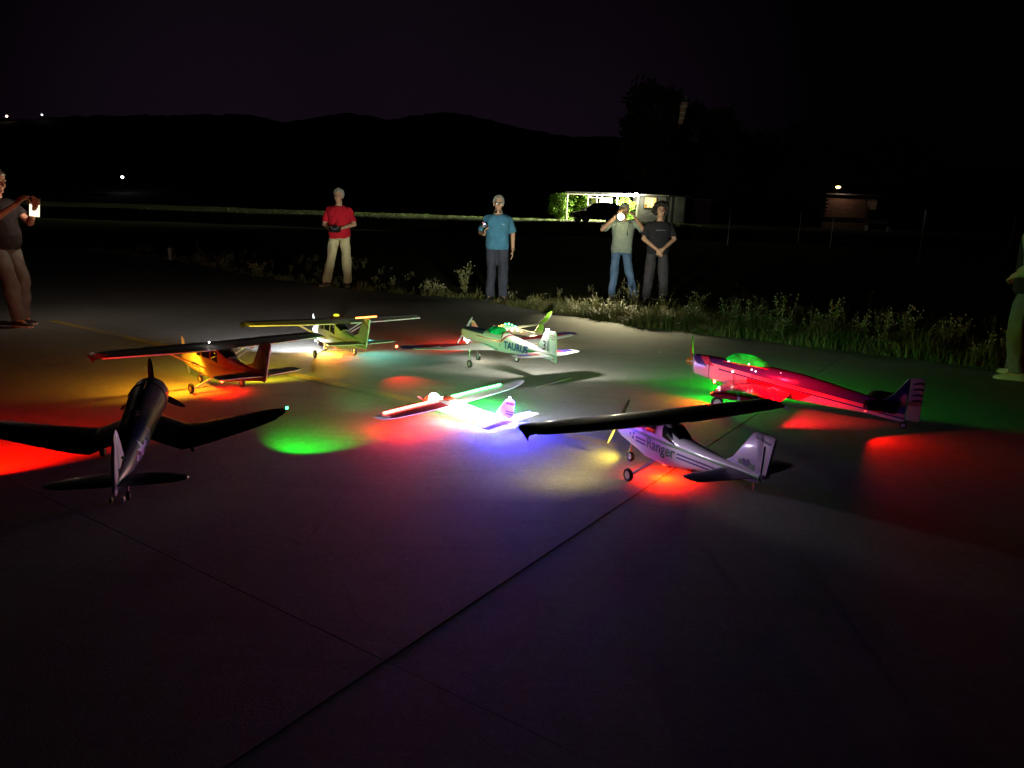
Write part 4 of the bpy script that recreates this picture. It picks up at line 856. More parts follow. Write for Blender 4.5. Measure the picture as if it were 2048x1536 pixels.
    for k in side: MB().caps(h((k*.016, -.089, .026)), h((k*.052, -.078, .028)), .004*s, .003*s, 6).build('eyebrow', C.get('hair', GREYHAIR), body)
    # ---- clothes
    mb = MB(); torso(mb, .016+C.get('loose', 0)*.8, .86, 1.43)
    for k in side:
        f = C.get('sleeve', .72); e = sh[k]+(el[k]-sh[k])*f
        mb.caps(P((ch.x+k*.08, ch.y, 1.365)), P(sh[k]), .066*s, .056*s); d = (el[k]-sh[k]).normalized()
        mb.caps(P((ch.x+k*.05, ch.y+.012, 1.415)), P(sh[k]+Vector((0, 0, .004))), .040*s, .048*s)
        mb.cyl(P(sh[k]-d*.01), P(e), .058*s, .062*s*C.get('cuff', 1.05), 16)
    shirt = remesh('shirt', mb, .011, C['shirt'], t, 2, .014, 8, loc[0])
    if C.get('collar'):
        mb = MB(); c0 = P(nk)+Vector((0, -.006, .020))
        for k in side: mb.loft([[c0+Vector((k*(.066*math.sin(a))*s, -.066*math.cos(a)*s, z*s)) for a in np.linspace(.22, 2.9, 9)]+[c0+Vector((k*(.080*math.sin(a))*s, -.082*math.cos(a)*s, z2*s)) for a in np.linspace(2.9, .22, 9)] for z, z2 in ((.012, -.030), (.018, -.024))])
        mb.build('collar', C['collar'], shirt)
    mb = MB(); rings = []
    for z, w, dp in ((.84, .150, .112), (.93, .166, .118), (1.01, .156, .112)):
        rings.append([P((w*math.cos(a), dp*math.sin(a), z)) for a in [2*PI*i/22 for i in range(22)]])
    mb.loft(rings); lw = C.get('leg', 1)
    for k in side:
        mb.caps(P(hp[k]), P(kn[k]), .094*s, .074*s*lw, 16); a = kn[k]+(an[k]-kn[k])*.97; mb.caps(P(kn[k]), P(kn[k]+(a-kn[k])*.1), .074*s*lw, .073*s*lw, 16)
        mb.cyl(P(kn[k]), P(a+Vector((0, 0, -.025))), .072*s*lw, .066*s*lw*C.get('hem', 1.0), 16)
    remesh('trousers', mb, .011, C['trousers'], t, 2, .019, 7, loc[1])
    for k in side:
        a = an[k]; d = toe[k]; sd = Vector((-d.y, d.x, 0)); mb = MB(); rings = []
        for f, w, hh in ((-.075, .026, .075), (-.055, .038, .085), (0, .040, .085), (.07, .046, .060), (.13, .046, .046), (.165, .034, .036), (.18, .016, .026)):
            c = Vector((a.x, a.y, 0))+d*f; zb = max(0, a.z-.085)
            rings.append([P((c.x+sd.x*w*math.cos(q), c.y+sd.y*w*math.cos(q), zb+.016+max(0, math.sin(q))*(hh-.016)-(0.0 if math.sin(q) > -.2 else .012))) for q in [2*PI*i/14 for i in range(14)]])
        so = mb.loft(rings).build('shoe', C['shoe'], t)
        mb = MB(); mb.loft([[P((a.x+d.x*f+sd.x*w, a.y+d.y*f+sd.y*w, zz+max(0, a.z-.085))) for f, w in ((-.08, .024), (-.05, .041), (.03, .043), (.10, .050), (.165, .037), (.188, .0), (.165, -.037), (.10, -.050), (.03, -.043), (-.05, -.041), (-.08, -.024))] for zz in (0, .022)]); mb.build('sole', C['sole'], so)
    # ---- hair as a clumped cap
    mb = MB(); rr = random.Random(int(loc[0]*100)+5); hm = C.get('hair', GREYHAIR); big = C.get('curl', 0)
    mb.ell(h((0, .030, .054)), (.084*s, .096*s, .092*s), Rz)
    for _ in range(110 if not big else 190):
        a = rr.uniform(0, 2*PI); z = rr.uniform(-.6 if big else -.40, 1); rad = math.sqrt(max(0, 1-z*z)); x, y = rad*math.cos(a), rad*math.sin(a)
        if y < -.35 and z < (.52 if not big else .45): continue
        k = 1.08+big*rr.uniform(.2, .75); mb.ell(h((x*.074*k, .018+y*.090*k, .034+z*.096*(1+big*.25))), tuple([rr.uniform(.014, .026)*s*(1+big*.5)]*3), None, 8)
    remesh('hair', mb, .008, hm, t, 1)
    return t, h, s
DN = Vector((0, 0, -1))
# man at the left edge, filming with his phone, seen from the side
px, py = -5.79, 8.42
t1, h1, s1 = person('grey-haired man in dark top and khaki trousers filming at the left edge', (px, py), R(78), 1.74,
    dict(elL=(.24, -.17, 1.16), wrL=(.10, -.40, 1.335), elR=(-.24, -.14, 1.17), wrR=(-.08, -.33, 1.36), handL=((-.15, -.35, .8), (-.8, -.3, 0), .5, (0, .6, .5)), handR=((.25, -.45, .6), (.8, -.3, 0), .5, (0, .5, .6)),
         knL=(.10, -.13, .49), anL=(.11, -.06, .085), knR=(-.10, -.17, .49), anR=(-.10, -.22, .085), toeL=(.05, -1, 0), toeR=(-.02, -1, 0), nod=R(10), chest=(0, .02, 1.30)),
    dict(shirt=cloth_mat('maroon_black_top', (.022, .017, .019)), trousers=cloth_mat('khaki_grey_trousers', (.13, .125, .12)), shoe=mat('dark_canvas_shoe', (.03, .02, .02), .8), sole=mat('white_sole', (.55, .5, .45), .6), skin=SKIN2, belly=.05, loose=.012, sleeve=.6, leg=1.12))
ph = thing('phone', 'dark phone with open case made to glow held up by the man at the left edge', 'phone', (px, py, 0), R(78))
MB().box((0, 0, 0), (.15, .010, .075), bev=.008).build('phone_body', mat('grey_phone', (.10, .12, .12), .35), ph)
mb = MB(); mb.box((0, .012, -.02), (.01, .01, .01)); 
o = MB().box((.0, .0, 0), (.105, .008, .13), bev=.003).build('glowing_flap', emis('flap_glow', (1, .86, .60), .75), ph); o.location = (.018, .0, -.105); o.rotation_euler = (0, 0, 0)  # case flap lit from elsewhere; that light is put in as emission
ph.location = (px+.39, py+.02, 1.40); ph.rotation_euler = (0, R(6), R(10))
lamp(o, (0, .05, 0), (1, .8, .6), 6, .05)  # light added to go with the flap's glow

# man in the red shirt
t2, h2, s2 = person('man in red t-shirt and pale khaki trousers holding a transmitter', (-3.36, 14.25), 0, 1.83,
    dict(elL=(.275, -.02, 1.12), wrL=(.095, -.23, 1.045), elR=(-.265, -.02, 1.10), wrR=(-.095, -.23, 1.00), handL=((-.75, -.5, -.1), (-.3, -.2, .9), .45, (.2, -.6, .5)), handR=((.8, -.5, -.1), (.3, -.2, .9), .45, (-.2, -.6, .5)),
         knL=(.125, -.02, .48), anL=(.135, .0, .085), knR=(-.155, -.02, .49), anR=(-.25, -.03, .085), toeL=(.25, -1, 0), toeR=(-.5, -1, 0), yaw=R(-4)),
    dict(shirt=cloth_mat('red_cotton', (.52, .012, .03)), trousers=cloth_mat('pale_khaki', (.50, .47, .28)), shoe=mat('brown_shoe', (.10, .05, .05), .7), sole=mat('tan_sole', (.3, .25, .2), .7), loose=.014, sleeve=.80, leg=1.12, hem=1.05))
def transmitter(label, loc, rz, s=1.0, tilt=0):
    t = thing('transmitter', label, 'transmitter', loc, rz)
    t.rotation_euler = (tilt, 0, rz)
    mb = MB(); rings = []
    for y, w, hh in ((-.05, .075, .022), (-.03, .095, .030), (.03, .10, .032), (.065, .085, .028), (.075, .07, .02)):
        rings.append([(w*s*c, y*s, hh*s*q) for c, q in ((-1, -.6), (-.8, -1), (.8, -1), (1, -.6), (1, .6), (.8, 1), (-.8, 1), (-1, .6))])
    mb.loft(rings).build('case', M['black'], t)
    for k in (1, -1):
        mb = MB(); mb.cyl((k*.05*s, .015*s, .03*s), (k*.05*s, .015*s, .038*s), .022*s, n=16); mb.cyl((k*.05*s, .015*s, .036*s), (k*.055*s, .02*s, .062*s), .003*s); mb.ell((k*.055*s, .02*s, .064*s), (.006*s,)*3, n=8); mb.build('stick', mat('silver_gimbal', (.4, .4, .42), .3, .8), t)
    MB().box((0, -.022*s, .031*s), (.07*s, .03*s, .004*s), bev=.001).build('display', mat('grey_display', (.15, .17, .2), .2), t)
    mb = MB(); mb.tube([(0, .07*s, 0), (.01*s, .10*s, .01*s), (.05*s, .15*s, .02*s)], .005*s, 8); mb.build('antenna', M['black'], t)
    return t
transmitter('dark transmitter held at the waist of the man in the red t-shirt', (-3.36, 14.25-.36, 1.07), R(8), 1.1, R(38))

# man in the blue polo
t3, h3, s3 = person('man in blue polo shirt with white collar and dark trousers, wearing glasses', (-.33, 12.72), 0, 1.76,
    dict(elL=(.255, .02, 1.12), wrL=(.262, -.02, .86), elR=(-.285, .03, 1.13), wrR=(-.215, -.20, 1.10), handL=((.0, -.12, -1), (-1, 0, 0), .25, (0, -1, 0)), handR=((.1, -.35, .75), (1, -.2, .1), .6, (0, -.5, .6)),
         knL=(.11, -.02, .48), anL=(.125, .0, .085), knR=(-.09, -.02, .48), anR=(-.10, .0, .085), toeL=(.4, -1, 0), toeR=(-.4, -1, 0), yaw=R(3)),
    dict(shirt=cloth_mat('blue_pique', (.06, .20, .33)), trousers=cloth_mat('charcoal_trousers', (.045, .05, .075)), shoe=mat('black_shoe', (.03, .03, .04), .6), sole=mat('dark_sole', (.05, .05, .06), .7), collar=cloth_mat('white_collar', (.72, .70, .62)), loose=.024, belly=.03, sleeve=.92, cuff=1.12, leg=1.15))
g3 = tag(link('eyeglasses', None), 'rimmed eyeglasses on the man in the blue polo', 'glasses'); g3.location = t3.location
for k in (1, -1):
    c = h3((k*.034, -.104, .002)); mb = MB(); mb.tube([c+Vector((.024*math.cos(a), 0, .018*math.sin(a))) for a in np.linspace(0, 2*PI, 13)], .0025, 5); mb.tube([c+Vector((k*.024, 0, .006)), h3((k*.082, .02, .004))], .002, 5); mb.build('rim', M['wire'], g3)
    mb = MB(); mb.ell(c, (.022, .002, .016), n=10); mb.build('lens', mat('reflecting_lens', (.75, .75, .68), .12, .9), g3)
mb = MB(); c = Vector((.262, -.02, .875))*s3; mb.tube([c+Vector((.034*math.cos(a), .034*math.sin(a), 0)) for a in np.linspace(0, 2*PI, 13)], .008, 6)
mb.ell(c+Vector((.034, -.008, 0)), (.006, .016, .016), n=8); w3 = mb.build('wristwatch', mat('steel_watch', (.6, .6, .58), .25, .9)); w3.location = t3.location; tag(w3, 'steel watch on the left wrist of the man in the blue polo', 'watch')
mb = MB(); mb.prism([(.075, 1.285), (.115, 1.288), (.105, 1.276), (.085, 1.274)], 'y', -.148, -.151); q = mb.build('chest_badge', mat('pale_badge', (.6, .6, .58), .6), t3)
tr = transmitter('black handset with a lit button held up by the man in the blue polo', (-.33-.215, 12.72-.24, 1.245), R(20), .62, R(70))
led(tr, 'lit_button', (-.01, .02, .045), (.75, .8, 1), .010, 4); led(tr, 'red_button', (-.03, .045, .03), (1, .1, .25), .007, 1.2)

# man lifting a phone with its torch on
t4, h4, s4 = person('man in grey-green t-shirt and blue jeans raising a phone with its flash lit', (1.90, 13.62), 0, 1.72,
    dict(shL=(.19, -.01, 1.40), shR=(-.19, -.01, 1.40), elL=(.365, -.14, 1.27), wrL=(.165, -.30, 1.49), elR=(-.395, -.16, 1.27), wrR=(-.165, -.30, 1.53), handL=((-.5, -.3, .75), (-.8, .3, 0), .6, (0, .5, .5)), handR=((.5, -.3, .75), (.8, .3, 0), .6, (0, .5, .5)),
         knL=(.165, -.03, .48), anL=(.30, .0, .085), knR=(-.115, -.03, .48), anR=(-.14, .0, .085), toeL=(.5, -1, 0), toeR=(-.3, -1, 0), nod=R(4)),
    dict(shirt=cloth_mat('grey_green_cotton', (.25, .30, .26)), trousers=denim('blue_denim', (.05, .10, .20), (.12, .21, .36)), shoe=mat('grey_shoe', (.06, .06, .07), .7), sole=mat('grey_sole', (.2, .2, .2), .7), loose=.020, sleeve=.85, cuff=1.12, leg=.98))
mb = MB(); p0 = Vector((1.90, 13.62, 0))
mb.tube([(.10, -.085, 1.46), (.085, -.128, 1.36), (.06, -.150, 1.23)], .006, 6); mb.box((.058, -.156, 1.19), (.022, .008, .07), bev=.002); q = mb.build('lanyard', mat('dark_lanyard', (.03, .03, .03), .7)); q.location = p0; tag(q, 'dark lanyard hanging on the grey-green t-shirt', 'lanyard')
ph2 = thing('phone', 'phone with its yellow-white flash lit, held before the face of the man in jeans', 'phone', (1.775, 13.62-.43, 1.44), R(0))
MB().box((0, 0, .04), (.15, .010, .075), bev=.008).build('phone_body', M['black'], ph2)
q = MB().ell((.01, -.012, .035), (.052, .010, .052), n=14).build('flash', emis('phone_flash', (1, .86, .42), 120), ph2)  # disc enlarged to take in the flash's glare
lamp(q, (.01, -.07, .05), (1, .93, .78), 14, .02, spot=140, aim=(-.1, -1, -.10), blend=.5)
lamp(q, (.01, -.06, .035), (1, .88, .50), 330, .02, spot=56, aim=(-.10, -1, -.86), blend=.9)

# young man with dark curls
t5, h5, s5 = person('young man with bushy dark hair, black t-shirt and hands clasped in front', (2.50, 13.35), 0, 1.74,
    dict(elL=(.275, -.02, 1.13), wrL=(.06, -.20, .955), elR=(-.265, -.02, 1.12), wrR=(-.04, -.19, .935), handL=((-.7, -.2, -.55), (.2, .7, -.2), .6, (0, -.5, .6)), handR=((.5, -.3, -.7), (.2, .7, -.2), .6, (0, -.5, .6)),
         knL=(.13, -.02, .48), anL=(.165, .0, .085), knR=(-.125, -.02, .48), anR=(-.155, .0, .085), toeL=(.35, -1, 0), toeR=(-.35, -1, 0), yaw=R(-6), nod=R(-4)),
    dict(shirt=cloth_mat('black_cotton', (.020, .020, .026)), trousers=cloth_mat('dark_grey_trousers', (.055, .052, .06)), shoe=mat('dark_trainer', (.05, .05, .05), .7), sole=mat('dark_sole_2', (.08, .08, .08), .7), hair=DARKHAIR, curl=1, loose=.018, sleeve=.82, cuff=1.1, leg=1.2))
MB().prism([(-.09, 1.268), (.09, 1.268), (.09, 1.274), (-.09, 1.274)], 'y', -.150, -.153).build('chest_print', mat('grey_print', (.2, .2, .2), .7), t5)
mb = MB(); c = Vector((.075, -.19, .965))*s5; mb.tube([c+Vector((.030*math.cos(a), .012*math.sin(a), .030*math.sin(a))) for a in np.linspace(0, 2*PI, 13)], .004, 6); q = mb.build('bracelet', M['wire']); q.location = t5.location; tag(q, 'thin bracelet on the wrist of the young man in black', 'bracelet')

# person leaving the frame at the right
t6, h6, s6 = person('person in dark top, tan sleeves and pale jeans cut off by the right edge', (5.06, 7.30), R(205), 1.72,
    dict(elL=(.30, .13, 1.12), wrL=(.16, -.12, 1.02), elR=(-.30, .08, 1.12), wrR=(-.20, -.12, 1.0), handL=((-.5, -.6, -.2), (-.5, .3, -.6), .6, (0, -.3, .8)), handR=((.3, -.7, -.2), (.5, .3, -.6), .6, (0, -.3, .8)),
         knL=(.115, -.02, .48), anL=(.13, .06, .085), knR=(-.11, -.10, .48), anR=(-.12, -.12, .085), toeL=(.5, -.6, 0), toeR=(-.3, -1, 0)),
    dict(shirt=cloth_mat('black_vest', (.022, .022, .022)), trousers=denim('pale_denim', (.09, .12, .14), (.16, .20, .23)), shoe=mat('pale_trainer', (.55, .6, .5), .6), sole=mat('pale_sole', (.6, .62, .5), .6), hair=DARKHAIR, loose=.02, sleeve=.25, leg=1.1))
mb = MB()
for k in (1, -1):
    e = Vector((k*.30, .13 if k > 0 else .08, 1.12))*s6; a = Vector((k*.185, .005, 1.41))*s6; w = Vector((k*(.16 if k > 0 else .20), -.12, 1.02))*s6
    mb.caps(a, e, .074, .062, 14); mb.cyl(e, e+(w-e)*.55, .060, .052, 14)
remesh('sleeves', mb, .011, cloth_mat('tan_sleeve', (.40, .34, .22)), t6, 3, .008, 8, 3)
# ------------------------------------------------------------------ huts, car and field
GZ = 1.42
WALL = mat('hut_wall_panel', (.20, .20, .18), .8, var=.3, vscale=2); TRIM = mat('pale_trim', (.66, .64, .52), .5); DARKTRIM = mat('dark_trim', (.03, .03, .035), .7)
hut = thing('hut', 'low flat-roofed hut with a yellow lit window beside the pergola', 'hut', (11.7, 63.3, GZ), 0)
def hb(name, x0, x1, y0, y1, z0, z1, m, par, bev=.01): return MB().box(((x0+x1)/2-11.7, (y0+y1)/2-63.3, (z0+z1)/2-GZ), (x1-x0, y1-y0, z1-z0), bev=bev).build(name, m, par, smooth=False)
for x0, x1 in ((9.78, 10.24), (11.22, 11.98), (12.12, 12.46), (12.62, 13.50)): hb('wall_panel', x0, x1, 62.02, 62.14, GZ, 3.46, WALL, hut)
hb('wall_panel', 10.24, 11.22, 62.02, 62.14, GZ, 2.54, WALL, hut); hb('wall_panel', 10.24, 11.22, 62.02, 62.14, 3.36, 3.46, WALL, hut)
for x0, x1 in ((11.98, 12.12), (12.46, 12.62), (13.50, 13.60)): hb('post', x0, x1, 62.0, 62.16, GZ, 3.46, DARKTRIM, hut)
hb('wall_panel', 9.78, 9.9, 62.14, 65.2, GZ, 3.46, WALL, hut); hb('wall_panel', 13.6, 15.8, 62.6, 62.72, GZ, 3.30, mat('maroon_panel', (.09, .035, .05), .85), hut)
hb('wall_panel', 15.68, 15.8, 62.72, 65.2, GZ, 3.30, WALL, hut)
hb('roof', 9.4, 13.9, 61.5, 65.5, 3.46, 3.60, DARKTRIM, hut); hb('fascia', 9.75, 12.1, 61.47, 61.50, 3.50, 3.57, TRIM, hut); hb('roof', 13.5, 16.0, 62.1, 65.4, 3.28, 3.40, DARKTRIM, hut)
wn = hb('window', 10.24, 11.22, 62.05, 62.08, 2.54, 3.36, mat('warm_pane_back', (.5, .4, .2), .6), hut)
CURT = emis('lit_curtain', (1, .60, .12), .42, (.7, .55, .3)); CURT2 = emis('lit_curtain_gap', (1, .80, .30), .65, (.7, .6, .4))
for k in range(8):
    x0 = 10.27+k*.118; hb('curtain_fold', x0, x0+.10, 61.96+.02*(k % 2), 62.02, 2.56+.03*(k == 3), 3.34, CURT2 if k in (2, 4, 5) else CURT, wn, .02)
hb('window_frame', 10.2, 10.26, 61.98, 62.03, 2.5, 3.4, DARKTRIM, wn); hb('window_frame', 11.2, 11.26, 61.98, 62.03, 2.5, 3.4, DARKTRIM, wn); hb('window_sill', 10.2, 11.26, 61.94, 62.03, 2.47, 2.53, DARKTRIM, wn)
mb = MB(); mb.ell((10.35-11.7, 61.94-63.3, 2.72-GZ), (.09, .05, .11)); mb.build('potted_shape', mat('ochre_pot', (.35, .18, .04), .7), wn)
perg = thing('pergola', 'white-framed open pergola against a bright green hedge', 'pergola', (6.8, 62, GZ), 0)
def pb(name, x0, x1, y0, y1, z0, z1, m): return MB().box(((x0+x1)/2-6.8, (y0+y1)/2-62, (z0+z1)/2-GZ), (x1-x0, y1-y0, z1-z0), bev=.008).build(name, m, perg, smooth=False)
for x in (3.95, 5.62, 6.32, 6.72, 7.95, 9.66): pb('post', x-.04, x+.04, 61.56, 61.64, GZ-.15, 3.36, TRIM)
pb('top_rail', 3.85, 9.72, 61.54, 61.66, 3.36, 3.45, TRIM); pb('base_rail', 8.2, 9.7, 61.55, 61.65, GZ-.02, GZ+.10, TRIM); pb('cross_rail', 5.62, 6.72, 61.56, 61.62, 3.16, 3.21, TRIM)
for x in np.linspace(4.0, 9.6, 9): pb('roof_batten', x-.03, x+.03, 61.7, 64.6, 3.47, 3.53, DARKTRIM)
pb('roof_sheet', 3.85, 9.7, 61.5, 64.8, 3.55, 3.60, DARKTRIM)
brd = thing('notice_board', 'pale green notice board under the pergola behind the car', 'board', (7.15, 62.3, GZ), 0)
MB().box((0, 0, 1.42), (1.02, .06, .78), bev=.01).build('frame', TRIM, brd, smooth=False); MB().box((0, -.035, 1.42), (.78, .02, .56), bev=.004).build('panel', mat('mint_panel', (.45, .62, .50), .5), brd, smooth=False)
for k, x in enumerate((-.2, .12)): MB().box((x, -.05, 1.42), (.03, .01, .4), bev=.002).build('divider', mat('grey_divider', (.25, .35, .32), .6), brd, smooth=False)
for x in (-.42, .42): MB().box((x, .0, .5), (.05, .05, 1.06), bev=.004).build('leg', TRIM, brd, smooth=False)
prs = tag(MB().loft([[(5.75+.0, 62.6, GZ+1.9), (5.9, 62.6, GZ+1.95), (5.9, 62.7, GZ+1.95), (5.75, 62.7, GZ+1.9)], [(6.1, 62.6, GZ+1.55), (6.3, 62.6, GZ+1.6), (6.3, 62.7, GZ+1.6), (6.1, 62.7, GZ+1.55)], [(5.95, 62.55, GZ+.95), (6.62, 62.55, GZ+.95), (6.62, 62.75, GZ+.95), (5.95, 62.75, GZ+.95)]]).build('folded_parasol', mat('cream_canvas', (.55, .52, .34), .8)), 'cream folded parasol leaning under the pergola', 'parasol')
prs['label'] = 'cream folded parasol leaning under the pergola'
fl_ = thing('floodlight', 'lit white floodlight at the corner of the pergola and hut', 'floodlight', (9.45, 61.45, 3.44), R(200))
MB().box((0, .03, .08), (.20, .06, .14), bev=.02).build('housing', M['black'], fl_)
q = MB().box((0, -.015, .08), (.30, .03, .20), bev=.01).build('lens', emis('floodlight_lens', (1, 1, .86), 60), fl_)
fl_.rotation_euler = (0, 0, R(-25))
lamp(q, (0, -.10, .02), (1, .97, .70), 20000, .08, spot=116, aim=(-.97, -.287, -.60), blend=.8); 
lamp(q, (-.35, .15, -.15), (1, .97, .70), 1100, .08, spot=150, aim=(-.93, .338, -.35), blend=.4)
lamp(q, (.25, -.20, -.02), (1, .97, .75), 70, .08, spot=140, aim=(.667, .60, -.45), blend=.6)

# leaf-built foliage
def leaf_mesh(name, pts, size, rng, m, flat=.35, quad=True):
    n = len(pts); P = np.asarray(pts, float); d = rng.normal(size=(n, 3)); d /= np.linalg.norm(d, axis=1)[:, None]; e = rng.normal(size=(n, 3)); e -= d*(e*d).sum(1)[:, None]; e /= np.linalg.norm(e, axis=1)[:, None]
    L = (size*rng.uniform(.6, 1.4, n))[:, None]; w = L*.42
    v = np.concatenate([P, P+d*L*.5+e*w*.5, P+d*L, P+d*L*.5-e*w*.5], 1).reshape(-1, 3)
    me = bpy.data.meshes.new(name); me.from_pydata(v.tolist(), [], [(4*i, 4*i+1, 4*i+2, 4*i+3) for i in range(n)]); me.materials.append(m); return me
def leaf_mat(name, c0, c1):
    m, t, b = _new(name); t.links.new(_mix(t, c0, c1, _noise(t, 2.3, 5, .3, .7)), b.inputs['Base Color']); b.inputs['Roughness'].default_value = .6; b.inputs['Specular IOR Level'].default_value = .25
    b.inputs['Subsurface Weight'].default_value = 0; return m
LEAF = leaf_mat('hedge_leaf', (.06, .14, .015), (.15, .27, .03)); LEAFD = leaf_mat('tree_leaf', (.018, .03, .012), (.04, .06, .02)); BARK = mat('bark', (.06, .045, .03), .9, bump=.6, bscale=20)
def clumps(center, rad, n, nc, rng, box=False):
    c = np.asarray(center); r = np.asarray(rad); cc = rng.uniform(-1, 1, (nc, 3))
    if not box: cc = cc/np.maximum(1, np.linalg.norm(cc, axis=1))[:, None]
    cc = cc*r*.82; k = rng.integers(0, nc, n); p = rng.normal(size=(n, 3)); p /= np.linalg.norm(p, axis=1)[:, None]
    sz = rng.uniform(.14, .36, nc)[k][:, None]
    return c+cc[k]+p*sz*r.min()*rng.uniform(.5, 1, n)[:, None]
def shrub(label, loc, rad, n, nc, size, m, seed, box=False, name='shrub', cat='shrub'):
    rng = np.random.default_rng(seed); t = thing(name, label, cat, loc, 0)
    link('foliage', leaf_mesh('foliage', clumps((0, 0, rad[2]), rad, n, nc, rng, box), size, rng, m), t)
    mb = MB()
    for k in range(6):
        a = rng.uniform(0, 6.28); mb.tube([(0, 0, -.1), (math.cos(a)*rad[0]*.3, math.sin(a)*rad[1]*.3, rad[2]*.7), (math.cos(a)*rad[0]*.6, math.sin(a)*rad[1]*.6, rad[2]*1.4)], [.05, .03, .012], 6)
    mb.build('stem', BARK, t); return t
shrub('round leafy bush at the left end of the pergola', (3.35, 62.4, GZ-.1), (.95, .9, 1.15), 9000, 90, .13, LEAF, 11)
shrub('bright green hedge behind the car under the pergola', (4.85, 63.4, GZ-.1), (1.0, .6, 1.05), 11000, 110, .13, LEAF, 12, True, 'hedge', 'hedge')
shrub('bright green hedge between the notice board and the lit hut window', (8.85, 63.2, GZ-.1), (.85, .6, 1.0), 9000, 90, .13, LEAF, 13, True, 'hedge', 'hedge')
shrub('dark back hedge behind the notice board', (7.0, 64.4, GZ-.1), (1.4, .5, 1.0), 7000, 70, .14, LEAFD, 14, True, 'hedge', 'hedge')
shrub('tuft of leaves showing above the hut roof', (10.9, 66.2, GZ+1.0), (.7, .6, .75), 2500, 26, .14, LEAF, 15)

# dark trees behind the huts
def tree(label, loc, h, rad, seed, n=5200):
    rng = np.random.default_rng(seed); t = thing('tree', label, 'tree', loc, 0, 'dark trees behind the huts')
    mb = MB(); mb.tube([(0, 0, -.2), (.1, 0, h*.2), (-.1, .05, h*.45), (.05, 0, h*.75)], [.32, .25, .17, .05], 9)
    for k in range(7):
        a = k*2.4+rng.uniform(-.4, .4); z = h*(.25+.07*k); mb.tube([(0, 0, z), (math.cos(a)*rad*.35, math.sin(a)*rad*.35, z+h*.10), (math.cos(a)*rad*.75, math.sin(a)*rad*.75, z+h*.16)], [.10, .07, .02], 6)
    mb.build('trunk', BARK, t)
    pts = np.concatenate([clumps((0, 0, h*.62), (rad, rad, h*.38), n*2//3, 60, rng), clumps((rad*.2, 0, h*.42), (rad*.9, rad*.8, h*.25), n//3, 30, rng)])
    link('crown', leaf_mesh('crown', pts, .62, rng, LEAFD), t); return t
for k, (x, y, h, r_, lab) in enumerate([(12.6, 76, 13.6, 3.4, 'tall dark tree behind the windsock'), (18.5, 80, 12.6, 4.0, 'dark tree right of the windsock behind the hut'), (24.5, 84, 11.0, 4.2, 'dark tree left of the far brick hut'), (35, 92, 12.5, 5.0, 'dark tree behind the far brick hut'), (46, 96, 12.0, 5.5, 'dark tree near the right edge beyond the far brick hut')]):
    tree(lab, (x, y, 1.4), h, r_, 40+k, 9000)

# parked car
def car(label, loc, rz):
    t = thing('car', label, 'car', loc, rz); L = 4.1
    PA = mat('black_car_paint', (.018, .018, .022), .18, coat=1.0); GL = mat('car_glass', (.02, .028, .03), .05); TR = mat('car_trim', (.012, .012, .012), .6)
    prof = [(-2.02, .35, .62, .78), (-1.98, .30, .86, .82), (-1.6, .26, .94, .86), (-1.0, .24, .97, .87), (-.2, .22, .97, .88), (.6, .22, .95, .88), (1.1, .24, .90, .87), (1.6, .27, .80, .84), (1.92, .30, .68, .74), (2.05, .36, .56, .60)]
    rings = [[(x, -w*.92, zb), (x, -w, zb+.14), (x, -w, zt-.16), (x, -w*.93, zt-.03), (x, -w*.7, zt), (x, w*.7, zt), (x, w*.93, zt-.03), (x, w, zt-.16), (x, w, zb+.14), (x, w*.92, zb)] for x, zb, zt, w in prof]
    MB().loft(rings).build('body', PA, t, angle=35)
    gp = [(-1.75, .94, .94, .70, .70), (-1.45, .94, 1.34, .72, .58), (-1.0, .95, 1.45, .74, .60), (-.2, .95, 1.48, .75, .61), (.25, .95, 1.42, .75, .60), (1.08, .90, .92, .72, .70)]
    MB().loft([[(x, -w0, z0), (x, -w1-(w0-w1)*.15, z0+(z1-z0)*.85), (x, -w1*.9, z1), (x, w1*.9, z1), (x, w1+(w0-w1)*.15, z0+(z1-z0)*.85), (x, w0, z0)] for x, z0, z1, w0, w1 in gp]).build('cabin', GL, t, angle=25)
    MB().loft([[(x, -w*.9, z), (x, -w*.6, z+.018), (x, w*.6, z+.018), (x, w*.9, z), (x, w*.9, z-.02), (x, -w*.9, z-.02)] for x, z, w in ((-1.4, 1.36, .58), (-1.0, 1.46, .60), (-.2, 1.49, .61), (.22, 1.43, .60))]).build('roof', PA, t)
    for s in (1, -1):
        for x0, x1 in ((-.30, -.22), (-1.12, -1.03)): MB().loft([[(x, s*.75, .95), (x, s*.63, 1.45), (x, s*.60, 1.45), (x, s*.72, .95)] for x in (x0, x1)]).build('pillar', PA, t)
        MB().box((.78, s*.93, .98), (.12, .16, .11), bev=.03).build('wing_mirror', PA, t)
        for x0 in (.25, -.75): MB().box((x0-.3, s*.885, .80), (.16, .02, .03), bev=.008).build('door_handle', TR, t)
        MB().ell((1.86, s*.58, .62), (.14, .16, .08)).build('headlight', mat('headlight_glass', (.5, .5, .5), .1), t); MB().box((-1.99, s*.62, .78), (.06, .24, .16), bev=.03).build('tail_light', mat('tail_light_red', (.3, .01, .01), .2), t)
        for x in (1.28, -1.28):
            w = wheel(t, (x, s*.80, .32), .32, .20, mat('alloy_rim', (.4, .4, .42), .3, .8))
    MB().box((2.03, 0, .42), (.06, 1.0, .12), bev=.02).build('bumper', TR, t); MB().box((2.06, 0, .47), (.02, .48, .11), bev=.004).build('number_plate', mat('plate_white', (.6, .6, .55), .5), t)
    return t
car('black hatchback parked in front of the pergola', (5.95, 56.6, tz(5.95, 56.6)-.02), R(197))

